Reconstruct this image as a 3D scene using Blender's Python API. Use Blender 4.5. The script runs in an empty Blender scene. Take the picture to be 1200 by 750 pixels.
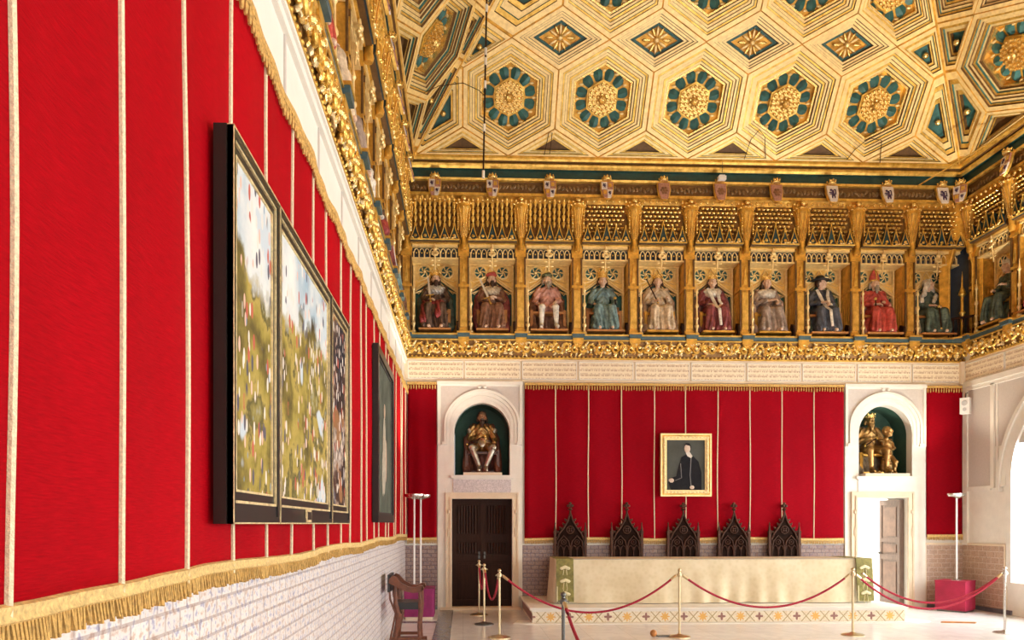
import bpy, bmesh, math, random
import numpy as np
from math import sin, cos, pi, radians, atan2, sqrt, exp
from mathutils import Vector, Matrix, noise
random.seed(7)
R = random.Random(11)
COL = bpy.context.scene.collection
XL, XR, YB = -1.10, 9.61, 13.9          # left wall, right wall, back wall of the hall (metres; camera foot at 0,0)

# ------------------------------------------------------------------ materials
MATS = {}
def nt(name):
    m = bpy.data.materials.new(name); m.use_nodes = True
    n = m.node_tree; n.nodes.clear()
    o = n.nodes.new('ShaderNodeOutputMaterial'); b = n.nodes.new('ShaderNodeBsdfPrincipled')
    n.links.new(b.outputs[0], o.inputs[0]); MATS[name] = m
    return m, n, b, o
def N(n, t, **kw):
    x = n.nodes.new(t)
    for k, v in kw.items():
        if k in x.inputs: x.inputs[k].default_value = v
        else: setattr(x, k, v)
    return x
def ramp(n, fac, stops, interp='LINEAR'):
    r = n.nodes.new('ShaderNodeValToRGB'); r.color_ramp.interpolation = interp
    e = r.color_ramp.elements
    while len(e) < len(stops): e.new(0.5)
    for i, (p, c) in enumerate(stops): e[i].position = p; e[i].color = (c[0], c[1], c[2], 1)
    n.links.new(fac, r.inputs[0]); return r.outputs[0]
def coords(n, scale=(1, 1, 1), rot=(0, 0, 0), loc=(0, 0, 0)):
    t = n.nodes.new('ShaderNodeTexCoord'); m = n.nodes.new('ShaderNodeMapping')
    m.inputs['Scale'].default_value = scale; m.inputs['Rotation'].default_value = rot; m.inputs['Location'].default_value = loc
    n.links.new(t.outputs['Object'], m.inputs[0]); return m.outputs[0]
def mat(name, col, rough=.6, metal=0., var=.15, nscale=12., bump=0., bscale=None, spec=.5, col2=None, stretch=(1, 1, 1)):
    m, n, b, o = nt(name)
    c = coords(n, stretch)
    nz = N(n, 'ShaderNodeTexNoise', Scale=nscale, Detail=5.0, Roughness=.6); n.links.new(c, nz.inputs['Vector'])
    a = tuple(max(0, x * (1 - var)) for x in col); d = tuple(min(1, x * (1 + var)) for x in (col2 or col))
    n.links.new(ramp(n, nz.outputs['Fac'], [(.3, a), (.7, d)]), b.inputs['Base Color'])
    b.inputs['Roughness'].default_value = rough; b.inputs['Metallic'].default_value = metal
    b.inputs['Specular IOR Level'].default_value = spec
    if bump:
        nb = N(n, 'ShaderNodeTexNoise', Scale=bscale or nscale * 3, Detail=3.0); n.links.new(c, nb.inputs['Vector'])
        bp = N(n, 'ShaderNodeBump', Strength=bump, Distance=.02); n.links.new(nb.outputs['Fac'], bp.inputs['Height'])
        n.links.new(bp.outputs[0], b.inputs['Normal'])
    return m
gold = mat('gold leaf', (.78, .44, .07), .33, .72, .35, 9, .25, 60, col2=(.85, .52, .14))
gold_pale = mat('pale gilding', (.90, .68, .32), .38, .4, .16, 14, .15, 70)
gold_deep = mat('deep ochre gilding', (.52, .27, .04), .38, .5, .35, 6, .2, 40, col2=(.70, .40, .07))
gold_bright = mat('burnished gold', (.92, .62, .22), .26, .8, .2, 20, .3, 60)
gold_cream = mat('worn cream gilding', (.80, .62, .34), .4, .4, .35, 22, .3, 60)
bronze_dark = mat('dark bronze line', (.13, .065, .02), .5, .3, .3, 12)
teal = mat('teal paint', (.022, .105, .10), .5, .0, .35, 10, .1)
teal_light = mat('blue grey paint', (.05, .105, .13), .5, .0, .3, 10, .1)
navy = mat('dark blue paint', (.02, .035, .06), .5, 0, .3, 10)
stone = mat('cream stone', (.79, .765, .695), .75, 0, .05, 5, .12, 60)
stone_warm = mat('warm limestone', (.74, .62, .46), .75, 0, .08, 4, .12, 60)
plaster = mat('white plaster', (.78, .75, .68), .8, 0, .03, 4, .05)
mauve = mat('mauve grey plaster', (.58, .53, .49), .85, 0, .05, 30, .15, 90)
lilac = mat('lilac relief plaster', (.62, .57, .58), .8, 0, .22, 26, .5, 50)
darkgreen = mat('niche green paint', (.03, .085, .062), .75, 0, .25, 4)
wood_dark = mat('dark walnut', (.030, .011, .006), .55, 0, .4, 6, .2, 40, spec=.15, stretch=(8, 8, .6))
wood_chair = mat('carved dark oak', (.070, .030, .018), .5, 0, .35, 9, .2, 40, spec=.2)
wood_grey = mat('grey brown door wood', (.17, .115, .09), .5, 0, .3, 7, .15, stretch=(7, 7, .7))
wood_red = mat('polished red walnut', (.13, .038, .016), .30, 0, .4, 8, .15, stretch=(2, 2, 2))
wood_seat = mat('orange stained wood', (.45, .19, .05), .5, 0, .3, 8)
leather = mat('black leather', (.012, .012, .014), .4)
steel = mat('brushed steel', (.62, .60, .57), .25, 1, .05, 30)
brass = mat('satin brass', (.66, .55, .34), .28, .95, .08, 30)
iron = mat('dark iron', (.12, .12, .115), .4, .8, .2, 30)
rope_red = mat('crimson rope velvet', (.36, .012, .04), .8, 0, .25, 60, .6, 150)
purple = mat('purple covered box', (.23, .012, .10), .75, 0, .2, 6, .2, 60)
crimson_box = mat('crimson covered box', (.33, .008, .045), .75, 0, .15, 6, .2, 60)
gold_thread = mat('gold thread braid', (.70, .50, .20), .7, .1, .35, 60, .4, 120)
gold_fringe = mat('ochre fringe', (.55, .34, .10), .8, .05, .4, 50, .3, 90)
cord = mat('cream gold cord', (.84, .74, .50), .7, .05, .2, 80, .5, 200)
black = mat('black lacquer frame', (.012, .011, .010), .35)
white_metal = mat('white enamel', (.8, .8, .78), .4, 0, .03)
olive_cloth = mat('olive brocade', (.22, .20, .055), .7, 0, .4, 14, .2)
brass_orn = mat('pale embroidered shell', (.72, .66, .42), .6, 0, .1)
skin = mat('polychrome skin', (.66, .45, .32), .55, 0, .12, 10)
hairm = mat('brown hair', (.07, .035, .02), .7, 0, .3, 40, .5)
hair_grey = mat('grey hair', (.33, .27, .20), .7, 0, .3, 40, .5)
def fabric(name, a, b=None, r=.55): return mat(name, a, r, .12, .45, 9, .35, 40, col2=b or a)
m_armor = mat('silvered armour', (.42, .37, .30), .3, .75, .4, 9, .2, 30)
m_bronze = mat('gilt bronze', (.42, .25, .09), .34, .8, .45, 8, .3, 30)

def mat_drape(name, c1, c2):
    m, n, b, o = nt(name)
    c = coords(n, (6, 6, 90))
    nz = N(n, 'ShaderNodeTexNoise', Scale=2.2, Detail=6.0, Roughness=.72); n.links.new(c, nz.inputs['Vector'])
    c3 = coords(n, (.6, .6, .35))
    nb = N(n, 'ShaderNodeTexNoise', Scale=1.6, Detail=3.0); n.links.new(c3, nb.inputs['Vector'])
    k1 = ramp(n, nz.outputs['Fac'], [(.30, tuple(x * .72 for x in c1)), (.55, c1), (.70, c2), (.80, (c2[0] * 1.12, c2[1] + .02, c2[2] + .02))])
    k2 = ramp(n, nb.outputs['Fac'], [(.3, (.78, .78, .78)), (.65, (1, 1, 1))])
    mx = N(n, 'ShaderNodeMix', data_type='RGBA', blend_type='MULTIPLY'); mx.inputs[0].default_value = 1
    n.links.new(k1, mx.inputs[6]); n.links.new(k2, mx.inputs[7]); n.links.new(mx.outputs[2], b.inputs['Base Color'])
    b.inputs['Roughness'].default_value = .75
    b.inputs['Specular IOR Level'].default_value = .06
    bp = N(n, 'ShaderNodeBump', Strength=.25, Distance=.01); n.links.new(nz.outputs['Fac'], bp.inputs['Height']); n.links.new(bp.outputs[0], b.inputs['Normal'])
    return m
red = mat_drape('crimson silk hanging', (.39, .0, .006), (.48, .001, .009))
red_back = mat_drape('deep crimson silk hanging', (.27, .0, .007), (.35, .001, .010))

def mat_tiles(name, axis, c1, c2, mortar, bw, rh, blue=0.):
    m, n, b, o = nt(name)
    rot = (radians(90), 0, 0) if axis == 'x' else (radians(90), 0, radians(90))
    t = n.nodes.new('ShaderNodeTexCoord'); sx = n.nodes.new('ShaderNodeSeparateXYZ'); cx = n.nodes.new('ShaderNodeCombineXYZ')
    n.links.new(t.outputs['Object'], sx.inputs[0]); n.links.new(sx.outputs['X' if axis == 'x' else 'Y'], cx.inputs[0]); n.links.new(sx.outputs['Z'], cx.inputs[1])
    br = N(n, 'ShaderNodeTexBrick', Scale=1.0); br.inputs['Brick Width'].default_value = bw; br.inputs['Row Height'].default_value = rh
    br.inputs['Mortar Size'].default_value = .007; br.inputs['Bias'].default_value = -.1
    br.inputs['Color1'].default_value = (*c1, 1); br.inputs['Color2'].default_value = (*c2, 1); br.inputs['Mortar'].default_value = (*mortar, 1)
    n.links.new(cx.outputs[0], br.inputs['Vector'])
    nz = N(n, 'ShaderNodeTexNoise', Scale=28.0, Detail=4.0); n.links.new(cx.outputs[0], nz.inputs['Vector'])
    pat = ramp(n, nz.outputs['Fac'], [(.36, (.38, .42, .66) if blue else (.6, .55, .5)), (.46, (1, 1, 1)), (.56, (1, .94, .88)), (.64, (.66, .48, .38) if blue else (.8, .75, .75))])
    mx = N(n, 'ShaderNodeMix', data_type='RGBA', blend_type='MULTIPLY'); mx.inputs[0].default_value = .8
    n.links.new(br.outputs['Color'], mx.inputs[6]); n.links.new(pat, mx.inputs[7]); n.links.new(mx.outputs[2], b.inputs['Base Color'])
    b.inputs['Roughness'].default_value = .32
    bp = N(n, 'ShaderNodeBump', Strength=.3, Distance=.004); bp.invert = True; n.links.new(br.outputs['Fac'], bp.inputs['Height']); n.links.new(bp.outputs[0], b.inputs['Normal'])
    return m
tile_left = mat_tiles('glazed dado tiles left', 'y', (.84, .82, .81), (.76, .73, .73), (.52, .47, .47), .14, .075, 1)
tile_back_shaded = mat_tiles('glazed dado tiles shaded back', 'x', (.34, .25, .22), (.27, .19, .19), (.15, .10, .10), .15, .075, 1)  # back dado: shade on the tiles painted into darker colours
tile_right = mat_tiles('glazed dado tiles right', 'y', (.50, .36, .27), (.44, .31, .23), (.60, .50, .42), .21, .11)
tile_right_b = mat_tiles('glazed dado tiles right back', 'x', (.50, .36, .28), (.43, .31, .25), (.58, .48, .42), .17, .085)

def mat_inscription(axis):
    m, n, b, o = nt('inscribed cream panel ' + axis)
    t = n.nodes.new('ShaderNodeTexCoord'); sx = n.nodes.new('ShaderNodeSeparateXYZ'); cx = n.nodes.new('ShaderNodeCombineXYZ')
    n.links.new(t.outputs['Object'], sx.inputs[0]); n.links.new(sx.outputs['X'], cx.inputs[0]); n.links.new(sx.outputs['Z'], cx.inputs[1])
    br = N(n, 'ShaderNodeTexBrick', Scale=1.0); br.inputs['Brick Width'].default_value = .021; br.inputs['Row Height'].default_value = .047
    br.inputs['Mortar Size'].default_value = .0045; br.inputs['Color1'].default_value = (1, 1, 1, 1); br.inputs['Color2'].default_value = (.2, .2, .2, 1); br.inputs['Mortar'].default_value = (0, 0, 0, 1)
    n.links.new(cx.outputs[0], br.inputs['Vector'])
    wv = N(n, 'ShaderNodeTexWave', Scale=3.384); wv.bands_direction = 'Y'; n.links.new(cx.outputs[0], wv.inputs['Vector'])
    nz = N(n, 'ShaderNodeTexNoise', Scale=90.0, Detail=1.0); n.links.new(cx.outputs[0], nz.inputs['Vector'])
    mm = N(n, 'ShaderNodeMath', operation='MULTIPLY'); n.links.new(br.outputs['Color'], mm.inputs[0]); n.links.new(nz.outputs['Fac'], mm.inputs[1])
    m2 = N(n, 'ShaderNodeMath', operation='MULTIPLY'); n.links.new(mm.outputs[0], m2.inputs[0]); n.links.new(wv.outputs['Fac'], m2.inputs[1])
    n.links.new(ramp(n, m2.outputs[0], [(.08, (.82, .72, .54)), (.24, (.34, .19, .10))]), b.inputs['Base Color'])
    b.inputs['Roughness'].default_value = .7
    return m
inscr = mat_inscription('x')

def mat_floor():
    m, n, b, o = nt('polished pale marble floor')
    t = n.nodes.new('ShaderNodeTexCoord')
    br = N(n, 'ShaderNodeTexBrick', Scale=1.0); br.offset = 0; br.inputs['Brick Width'].default_value = .6; br.inputs['Row Height'].default_value = .6
    br.inputs['Mortar Size'].default_value = .003; br.inputs['Color1'].default_value = (.84, .83, .81, 1); br.inputs['Color2'].default_value = (.80, .79, .77, 1); br.inputs['Mortar'].default_value = (.6, .58, .56, 1)
    n.links.new(t.outputs['Object'], br.inputs['Vector'])
    nz = N(n, 'ShaderNodeTexNoise', Scale=3.0, Detail=6.0, Distortion=1.5); n.links.new(t.outputs['Object'], nz.inputs['Vector'])
    mx = N(n, 'ShaderNodeMix', data_type='RGBA', blend_type='MULTIPLY'); mx.inputs[0].default_value = .7
    n.links.new(br.outputs['Color'], mx.inputs[6]); n.links.new(ramp(n, nz.outputs['Fac'], [(.4, (.86, .86, .88)), (.6, (1, 1, 1))]), mx.inputs[7])
    n.links.new(mx.outputs[2], b.inputs['Base Color']); b.inputs['Roughness'].default_value = .22
    return m
floor_m = mat_floor()
stripe_m = mat('grey marble strip', (.16, .16, .19), .25, 0, .2, 8)

def mat_cloth():
    m, n, b, o = nt('cream damask tablecloth')
    c = coords(n, (1, 1, 1)); nz = N(n, 'ShaderNodeTexNoise', Scale=3.0, Detail=4.0); n.links.new(c, nz.inputs['Vector'])
    vo = N(n, 'ShaderNodeTexVoronoi', Scale=14.0); n.links.new(c, vo.inputs['Vector'])
    mx = N(n, 'ShaderNodeMix', data_type='RGBA', blend_type='MULTIPLY'); mx.inputs[0].default_value = 1
    n.links.new(ramp(n, nz.outputs['Fac'], [(.3, (.66, .57, .38)), (.7, (.76, .68, .50))]), mx.inputs[6])
    n.links.new(ramp(n, vo.outputs['Distance'], [(.1, (.93, .92, .86)), (.6, (1, 1, 1))]), mx.inputs[7]); n.links.new(mx.outputs[2], b.inputs['Base Color'])
    b.inputs['Roughness'].default_value = .8; return m
cloth_m = mat_cloth()

def mat_dais():
    m, n, b, o = nt('floral tile riser')
    t = n.nodes.new('ShaderNodeTexCoord'); sx = n.nodes.new('ShaderNodeSeparateXYZ'); n.links.new(t.outputs['Object'], sx.inputs[0])
    def math(op, a, c=None, v=None):
        q = N(n, 'ShaderNodeMath', operation=op); n.links.new(a, q.inputs[0])
        if c is not None: n.links.new(c, q.inputs[1])
        if v is not None: q.inputs[1].default_value = v
        return q.outputs[0]
    P = .62
    u = math('SUBTRACT', math('FRACT', math('DIVIDE', sx.outputs['X'], v=P)), v=.5)
    v = math('DIVIDE', math('SUBTRACT', sx.outputs['Z'], v=.1), v=P)
    u2 = math('SUBTRACT', math('FRACT', math('ADD', math('DIVIDE', sx.outputs['X'], v=P), v=.5)), v=.5)
    def flower(uu, col, k, rr):
        r = math('SQRT', math('ADD', math('MULTIPLY', uu, uu), math('MULTIPLY', v, v)))
        an = math('ARCTAN2', v, uu)
        pet = math('MULTIPLY', math('COSINE', math('MULTIPLY', an, v=k)), v=.03)
        return math('LESS_THAN', math('SUBTRACT', r, pet), v=rr)
    f1 = flower(u, None, 8., .095); f2 = flower(u2, None, 4., .075)
    dl = math('ABSOLUTE', math('SUBTRACT', math('ABSOLUTE', math('SUBTRACT', math('ABSOLUTE', u), v=.25)), math('MULTIPLY', math('ABSOLUTE', v), v=.9))); ln = math('LESS_THAN', dl, v=.017)
    nz = N(n, 'ShaderNodeTexNoise', Scale=45.0, Detail=2.0); n.links.new(t.outputs['Object'], nz.inputs['Vector'])
    base = ramp(n, nz.outputs['Fac'], [(.40, (.78, .72, .58)), (.56, (.80, .72, .56)), (.60, (.55, .42, .25)), (.66, (.78, .70, .55))])
    def mixc(fac, a, colr):
        mx = N(n, 'ShaderNodeMix', data_type='RGBA'); n.links.new(fac, mx.inputs[0]); n.links.new(a, mx.inputs[6]); mx.inputs[7].default_value = (*colr, 1); return mx.outputs[2]
    x = mixc(ln, base, (.42, .33, .17)); x = mixc(f1, x, (.72, .42, .11)); x = mixc(f2, x, (.27, .13, .11))
    n.links.new(x, b.inputs['Base Color']); b.inputs['Roughness'].default_value = .35
    return m
dais_m = mat_dais()

def mat_landscape(name, seed, dark=0):
    """generic landscape: sky, water and meadow patches with speckled groups"""
    m, n, b, o = nt(name)
    t = n.nodes.new('ShaderNodeTexCoord'); mp = n.nodes.new('ShaderNodeMapping'); mp.inputs['Location'].default_value = (seed * 3.1, seed * 7.7, seed)
    n.links.new(t.outputs['Object'], mp.inputs[0]); sx = n.nodes.new('ShaderNodeSeparateXYZ'); n.links.new(t.outputs['Object'], sx.inputs[0])
    nz = N(n, 'ShaderNodeTexNoise', Scale=2.6, Detail=7.0, Roughness=.58); n.links.new(mp.outputs[0], nz.inputs['Vector'])
    if dark:
        col = ramp(n, nz.outputs['Fac'], [(.35, (.008, .008, .012)), (.50, (.07, .03, .02)), (.56, (.42, .34, .28)), (.61, (.05, .04, .05)), (.68, (.35, .25, .10))])
    else:
        col = ramp(n, nz.outputs['Fac'], [(.30, (.05, .035, .012)), (.40, (.16, .125, .03)), (.47, (.30, .24, .05)), (.53, (.40, .31, .08)), (.57, (.10, .085, .03)), (.63, (.26, .22, .06)), (.72, (.36, .40, .42))])
    ad = N(n, 'ShaderNodeMath', operation='MULTIPLY_ADD'); n.links.new(nz.outputs['Fac'], ad.inputs[0]); ad.inputs[1].default_value = .9; n.links.new(sx.outputs['Z'], ad.inputs[2])
    sky = ramp(n, ad.outputs[0], [(.0, (0, 0, 0)), (.02, (1, 1, 1))])
    mk = N(n, 'ShaderNodeMapRange'); mk.inputs[1].default_value = 1.58; mk.inputs[2].default_value = 1.68; n.links.new(ad.outputs[0], mk.inputs[0])
    skyc = ramp(n, nz.outputs['Fac'], [(.3, (.30, .42, .52)), (.55, (.62, .66, .66)), (.7, (.75, .76, .72))]) if not dark else ramp(n, nz.outputs['Fac'], [(.4, (.01, .01, .02)), (.6, (.10, .06, .04))])
    mx = N(n, 'ShaderNodeMix', data_type='RGBA'); n.links.new(mk.outputs[0], mx.inputs[0]); n.links.new(col, mx.inputs[6]); n.links.new(skyc, mx.inputs[7])
    out = mx.outputs[2]
    # pale water
    n2 = N(n, 'ShaderNodeTexNoise', Scale=1.7, Detail=2.0); mp2 = n.nodes.new('ShaderNodeMapping'); mp2.inputs['Location'].default_value = (seed * 9.1, 4, seed * 2.3); n.links.new(t.outputs['Object'], mp2.inputs[0]); n.links.new(mp2.outputs[0], n2.inputs['Vector'])
    w = ramp(n, n2.outputs['Fac'], [(.60, (0, 0, 0)), (.615, (1, 1, 1))])
    mx2 = N(n, 'ShaderNodeMix', data_type='RGBA'); n.links.new(w, mx2.inputs[0]); n.links.new(out, mx2.inputs[6]); mx2.inputs[7].default_value = (.50, .58, .64, 1) if not dark else (.25, .12, .05, 1)
    # speckled groups
    vo = N(n, 'ShaderNodeTexVoronoi', Scale=19.0, Randomness=1.0); mp3 = n.nodes.new('ShaderNodeMapping'); mp3.inputs['Scale'].default_value = (1, 1.2, .5); n.links.new(mp.outputs[0], mp3.inputs[0]); n.links.new(mp3.outputs[0], vo.inputs['Vector'])
    n3 = N(n, 'ShaderNodeTexNoise', Scale=3.2, Detail=1.0); n.links.new(mp2.outputs[0], n3.inputs['Vector'])
    g = ramp(n, n3.outputs['Fac'], [(.46, (0, 0, 0)), (.49, (1, 1, 1))])
    s = ramp(n, vo.outputs['Distance'], [(.36, (1, 1, 1)), (.40, (0, 0, 0))])
    ml = N(n, 'ShaderNodeMath', operation='MULTIPLY'); n.links.new(g, ml.inputs[0]); n.links.new(s, ml.inputs[1])
    hs = N(n, 'ShaderNodeSeparateColor'); n.links.new(vo.outputs['Color'], hs.inputs[0])
    sc = ramp(n, hs.outputs[0], [(.0, (.62, .50, .42)), (.3, (.72, .66, .60)), (.55, (.45, .10, .07)), (.65, (.10, .09, .12)), (.8, (.70, .45, .36)), (.92, (.2, .3, .42))], 'CONSTANT')
    mx3 = N(n, 'ShaderNodeMix', data_type='RGBA'); n.links.new(ml.outputs[0], mx3.inputs[0]); n.links.new(mx2.outputs[2], mx3.inputs[6]); n.links.new(sc, mx3.inputs[7])
    n.links.new(mx3.outputs[2], b.inputs['Base Color']); b.inputs['Roughness'].default_value = .75; b.inputs['Specular IOR Level'].default_value = .2
    return m

def mat_glass():
    m, n, b, o = nt('window glass'); n.nodes.remove(b)
    tr = N(n, 'ShaderNodeBsdfTransparent'); gl = N(n, 'ShaderNodeBsdfGlossy', Roughness=.03); ms = N(n, 'ShaderNodeMixShader'); ms.inputs[0].default_value = .07
    n.links.new(tr.outputs[0], ms.inputs[1]); n.links.new(gl.outputs[0], ms.inputs[2]); n.links.new(ms.outputs[0], o.inputs[0]); return m
glass = mat_glass()

# ------------------------------------------------------------------ mesh helpers
class MB:
    def __init__(s): s.v = []; s.f = []; s.m = []
    def add(s, vs, fs, mi=0):
        k = len(s.v); s.v += [tuple(v) for v in vs]; s.f += [tuple(i + k for i in f) for f in fs]; s.m += [mi] * len(fs)
    def box(s, x0, x1, y0, y1, z0, z1, mi=0, M=None):
        vs = [(x, y, z) for z in (z0, z1) for y in (y0, y1) for x in (x0, x1)]
        if M: vs = [M @ Vector(v) for v in vs]
        s.add(vs, [(0, 2, 3, 1), (4, 5, 7, 6), (0, 1, 5, 4), (1, 3, 7, 5), (3, 2, 6, 7), (2, 0, 4, 6)], mi)
    def prism(s, poly, y0, y1, mi=0, M=None, axis='y'):
        """polygon in x,z extruded along y (or in x,y along z when axis='z')"""
        n = len(poly)
        if axis == 'y': vs = [(p[0], y0, p[1]) for p in poly] + [(p[0], y1, p[1]) for p in poly]
        else: vs = [(p[0], p[1], y0) for p in poly] + [(p[0], p[1], y1) for p in poly]
        if M: vs = [M @ Vector(v) for v in vs]
        s.add(vs, [tuple(range(n)), tuple(range(2 * n - 1, n - 1, -1))] + [(i, i + n, (i + 1) % n + n, (i + 1) % n) for i in range(n)], mi)
    def band(s, outer, inner, y0, y1, mi=0, closed=False, M=None):
        """strip between two x,z polylines with depth y0..y1"""
        n = len(outer); vs = []
        for p in (outer, inner):
            for y in (y0, y1): vs += [(q[0], y, q[1]) for q in p]
        if M: vs = [M @ Vector(v) for v in vs]
        o0, o1, i0, i1 = 0, n, 2 * n, 3 * n; fs = []
        for k in range(n if closed else n - 1):
            j = (k + 1) % n
            fs += [(o0 + k, o0 + j, i0 + j, i0 + k), (o1 + j, o1 + k, i1 + k, i1 + j), (o0 + j, o0 + k, o1 + k, o1 + j), (i0 + k, i0 + j, i1 + j, i1 + k)]
        if not closed: fs += [(o0, i0, i1, o1), (o0 + n - 1, o1 + n - 1, i1 + n - 1, i0 + n - 1)]
        s.add(vs, fs, mi)
    def lathe(s, prof, c=(0, 0, 0), n=12, mi=0, M=None, sq=None, a0=0, a1=2 * pi):
        vs = []; full = abs(a1 - a0 - 2 * pi) < 1e-6; st = n if full else n + 1
        for r, z in prof:
            for k in range(st):
                a = a0 + (a1 - a0) * k / n; vs.append(Vector((c[0] + r * cos(a), c[1] + r * sin(a) * (sq or 1), c[2] + z)))
        if M: vs = [M @ v for v in vs]
        fs = []
        for i in range(len(prof) - 1):
            for k in range(n if full else n):
                j = (k + 1) % st if full else k + 1
                fs.append((i * st + k, i * st + j, (i + 1) * st + j, (i + 1) * st + k))
        if full: fs += [tuple(range(st - 1, -1, -1)), tuple((len(prof) - 1) * st + k for k in range(st))]
        s.add(vs, fs, mi)
    def ell(s, c, r, mi=0, seg=8, ring=5, M=None):
        if not hasattr(r, '__len__'): r = (r, r, r)
        vs = [Vector((c[0], c[1], c[2] - r[2]))]
        for i in range(1, ring):
            a = -pi / 2 + pi * i / ring
            for k in range(seg): b = 2 * pi * k / seg; vs.append(Vector((c[0] + r[0] * cos(a) * cos(b), c[1] + r[1] * cos(a) * sin(b), c[2] + r[2] * sin(a))))
        vs.append(Vector((c[0], c[1], c[2] + r[2])))
        if M: vs = [M @ v for v in vs]
        fs = [(0, 1 + (k + 1) % seg, 1 + k) for k in range(seg)]
        for i in range(ring - 2):
            for k in range(seg): j = (k + 1) % seg; fs.append((1 + i * seg + k, 1 + i * seg + j, 1 + (i + 1) * seg + j, 1 + (i + 1) * seg + k))
        L = len(vs) - 1; b = 1 + (ring - 2) * seg; fs += [(b + k, b + (k + 1) % seg, L) for k in range(seg)]
        s.add(vs, fs, mi)
    def tube(s, pts, r, n=6, mi=0, M=None, flat=1.):
        pts = [Vector(p) for p in pts]; rs = r if hasattr(r, '__len__') else [r] * len(pts); vs = []
        for i, p in enumerate(pts):
            t = (pts[min(i + 1, len(pts) - 1)] - pts[max(i - 1, 0)]).normalized()
            up = Vector((0, 1, 0)) if abs(t.y) < .9 else Vector((0, 0, 1))
            a = t.cross(up).normalized(); b = t.cross(a)
            for k in range(n): q = 2 * pi * k / n; vs.append(p + a * cos(q) * rs[i] + b * sin(q) * rs[i] * flat)
        if M: vs = [M @ v for v in vs]
        fs = [(i * n + k, i * n + (k + 1) % n, (i + 1) * n + (k + 1) % n, (i + 1) * n + k) for i in range(len(pts) - 1) for k in range(n)]
        fs += [tuple(range(n - 1, -1, -1)), tuple((len(pts) - 1) * n + k for k in range(n))]
        s.add(vs, fs, mi)
    def mesh(s, name, mats, smooth=35):
        me = bpy.data.meshes.new(name); me.from_pydata(s.v, [], s.f); me.validate(); me.update()
        for m in (mats if hasattr(mats, '__len__') else [mats]): me.materials.append(m)
        if len(me.polygons) == len(s.m): me.polygons.foreach_set('material_index', s.m)
        bm = bmesh.new(); bm.from_mesh(me); bmesh.ops.recalc_face_normals(bm, faces=bm.faces); bm.to_mesh(me); bm.free()
        if smooth: me.polygons.foreach_set('use_smooth', [True] * len(me.polygons)); me.set_sharp_from_angle(angle=radians(smooth))
        return me
    def obj(s, name, mats, parent=None, smooth=35, loc=None, rz=None):
        return link(name, s.mesh(name, mats, smooth), parent, loc, rz)
def link(name, me, parent=None, loc=None, rz=None):
    o = bpy.data.objects.new(name, me); COL.objects.link(o)
    if parent: o.parent = parent
    if loc: o.location = loc
    if rz: o.rotation_euler.z = rz
    return o
def thing(name, label, cat, loc=(0, 0, 0), rz=0, group=None):
    o = bpy.data.objects.new(name, None); COL.objects.link(o); o.location = loc; o.rotation_euler.z = rz; o.empty_display_size = .1
    o['label'] = label; o['category'] = cat
    if group: o['group'] = group
    return o
def tag(o, label, cat, group=None):
    o['label'] = label; o['category'] = cat
    if group: o['group'] = group
    return o
def struct(o): o['kind'] = 'structure'; return o
def dup(root, loc, rz, label, group=None):
    r = root.copy(); COL.objects.link(r); r.location = loc; r.rotation_euler.z = rz; r['label'] = label
    if group: r['group'] = group
    for ch in list(root.children):
        c = ch.copy(); COL.objects.link(c); c.parent = r
        for g in ch.children: d = g.copy(); COL.objects.link(d); d.parent = c
    return r
def bake(ob):
    bpy.context.view_layer.update(); dg = bpy.context.evaluated_depsgraph_get()
    me = bpy.data.meshes.new_from_object(ob.evaluated_get(dg), depsgraph=dg); return me
def cut(ob, cutters):
    for c in cutters:
        md = ob.modifiers.new('b', 'BOOLEAN'); md.object = c; md.operation = 'DIFFERENCE'; md.solver = 'EXACT'
    me = bake(ob); ob.modifiers.clear(); ob.data = me
    for c in cutters: bpy.data.objects.remove(c)
def arch(cx, w, spring, rise, n=20, foot=None, pw=1.0):
    """gently pointed arch polyline, left foot -> apex -> right foot"""
    pts = []
    if foot is not None: pts.append((cx - w, foot))
    c = max(.0, (rise * rise - w * w) / (2 * w)) if rise > w else w * .06; Rr = w + c; ap = sqrt(max(1e-6, Rr * Rr - c * c))
    for k in range(n // 2 + 1):
        a = pi - (pi - (pi - math.acos(c / Rr))) * 0 - (k / (n // 2)) * (math.acos(c / Rr)); pts.append((cx + c + Rr * cos(a), spring + Rr * sin(a) * rise / ap))
    half = list(pts); pts += [(2 * cx - x, z) for x, z in reversed(half[:-1])]
    return pts

# ------------------------------------------------------------------ setting
m = MB(); m.box(XL - .6, XR + .9, -4.5, YB + .7, -.2, 0); struct(m.obj('floor', floor_m, smooth=0))
m = MB(); m.box(-.43, -.18, -3, YB - .02, .0, .003); m.box(XL + .0, -.43, 11.98, 12.2, 0, .003); struct(m.obj('trim_4', stripe_m, smooth=0))
# back wall with openings
def cutter_arch(cx, w, foot, spring, rise, y0, y1):
    m = MB(); m.prism(arch(cx, w, spring, rise, 28, foot), y0, y1); return m.obj('cut', stone, smooth=0)
def cutter_box(*b): m = MB(); m.box(*b); return m.obj('cut', stone, smooth=0)
N1, N2 = .355, 8.06                # centres of the two statue niches
D1, D2 = (-.21, .92), (7.50, 8.49)   # door openings
m = MB(); m.box(XL - .5, XR + .5, YB, YB + .62, 0, 5.0); wb = struct(m.obj('wall_back', stone, smooth=0))
cut(wb, [cutter_arch(N1, .52, 2.51, 3.32, .55, YB - .2, YB + .9), cutter_arch(N2 + .0, .52, 2.51, 3.32, .55, YB - .2, YB + .9),
         cutter_box(D1[0], D1[1], YB - .2, YB + .9, -.1, 2.07), cutter_box(D2[0], D2[1], YB - .2, YB + .9, -.1, 2.10)])
m = MB(); m.box(XL - .9, XR + .9, YB + .62, YB + .8, 4.95, 12.2); struct(m.obj('wall_back', gold_deep, smooth=0))
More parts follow.
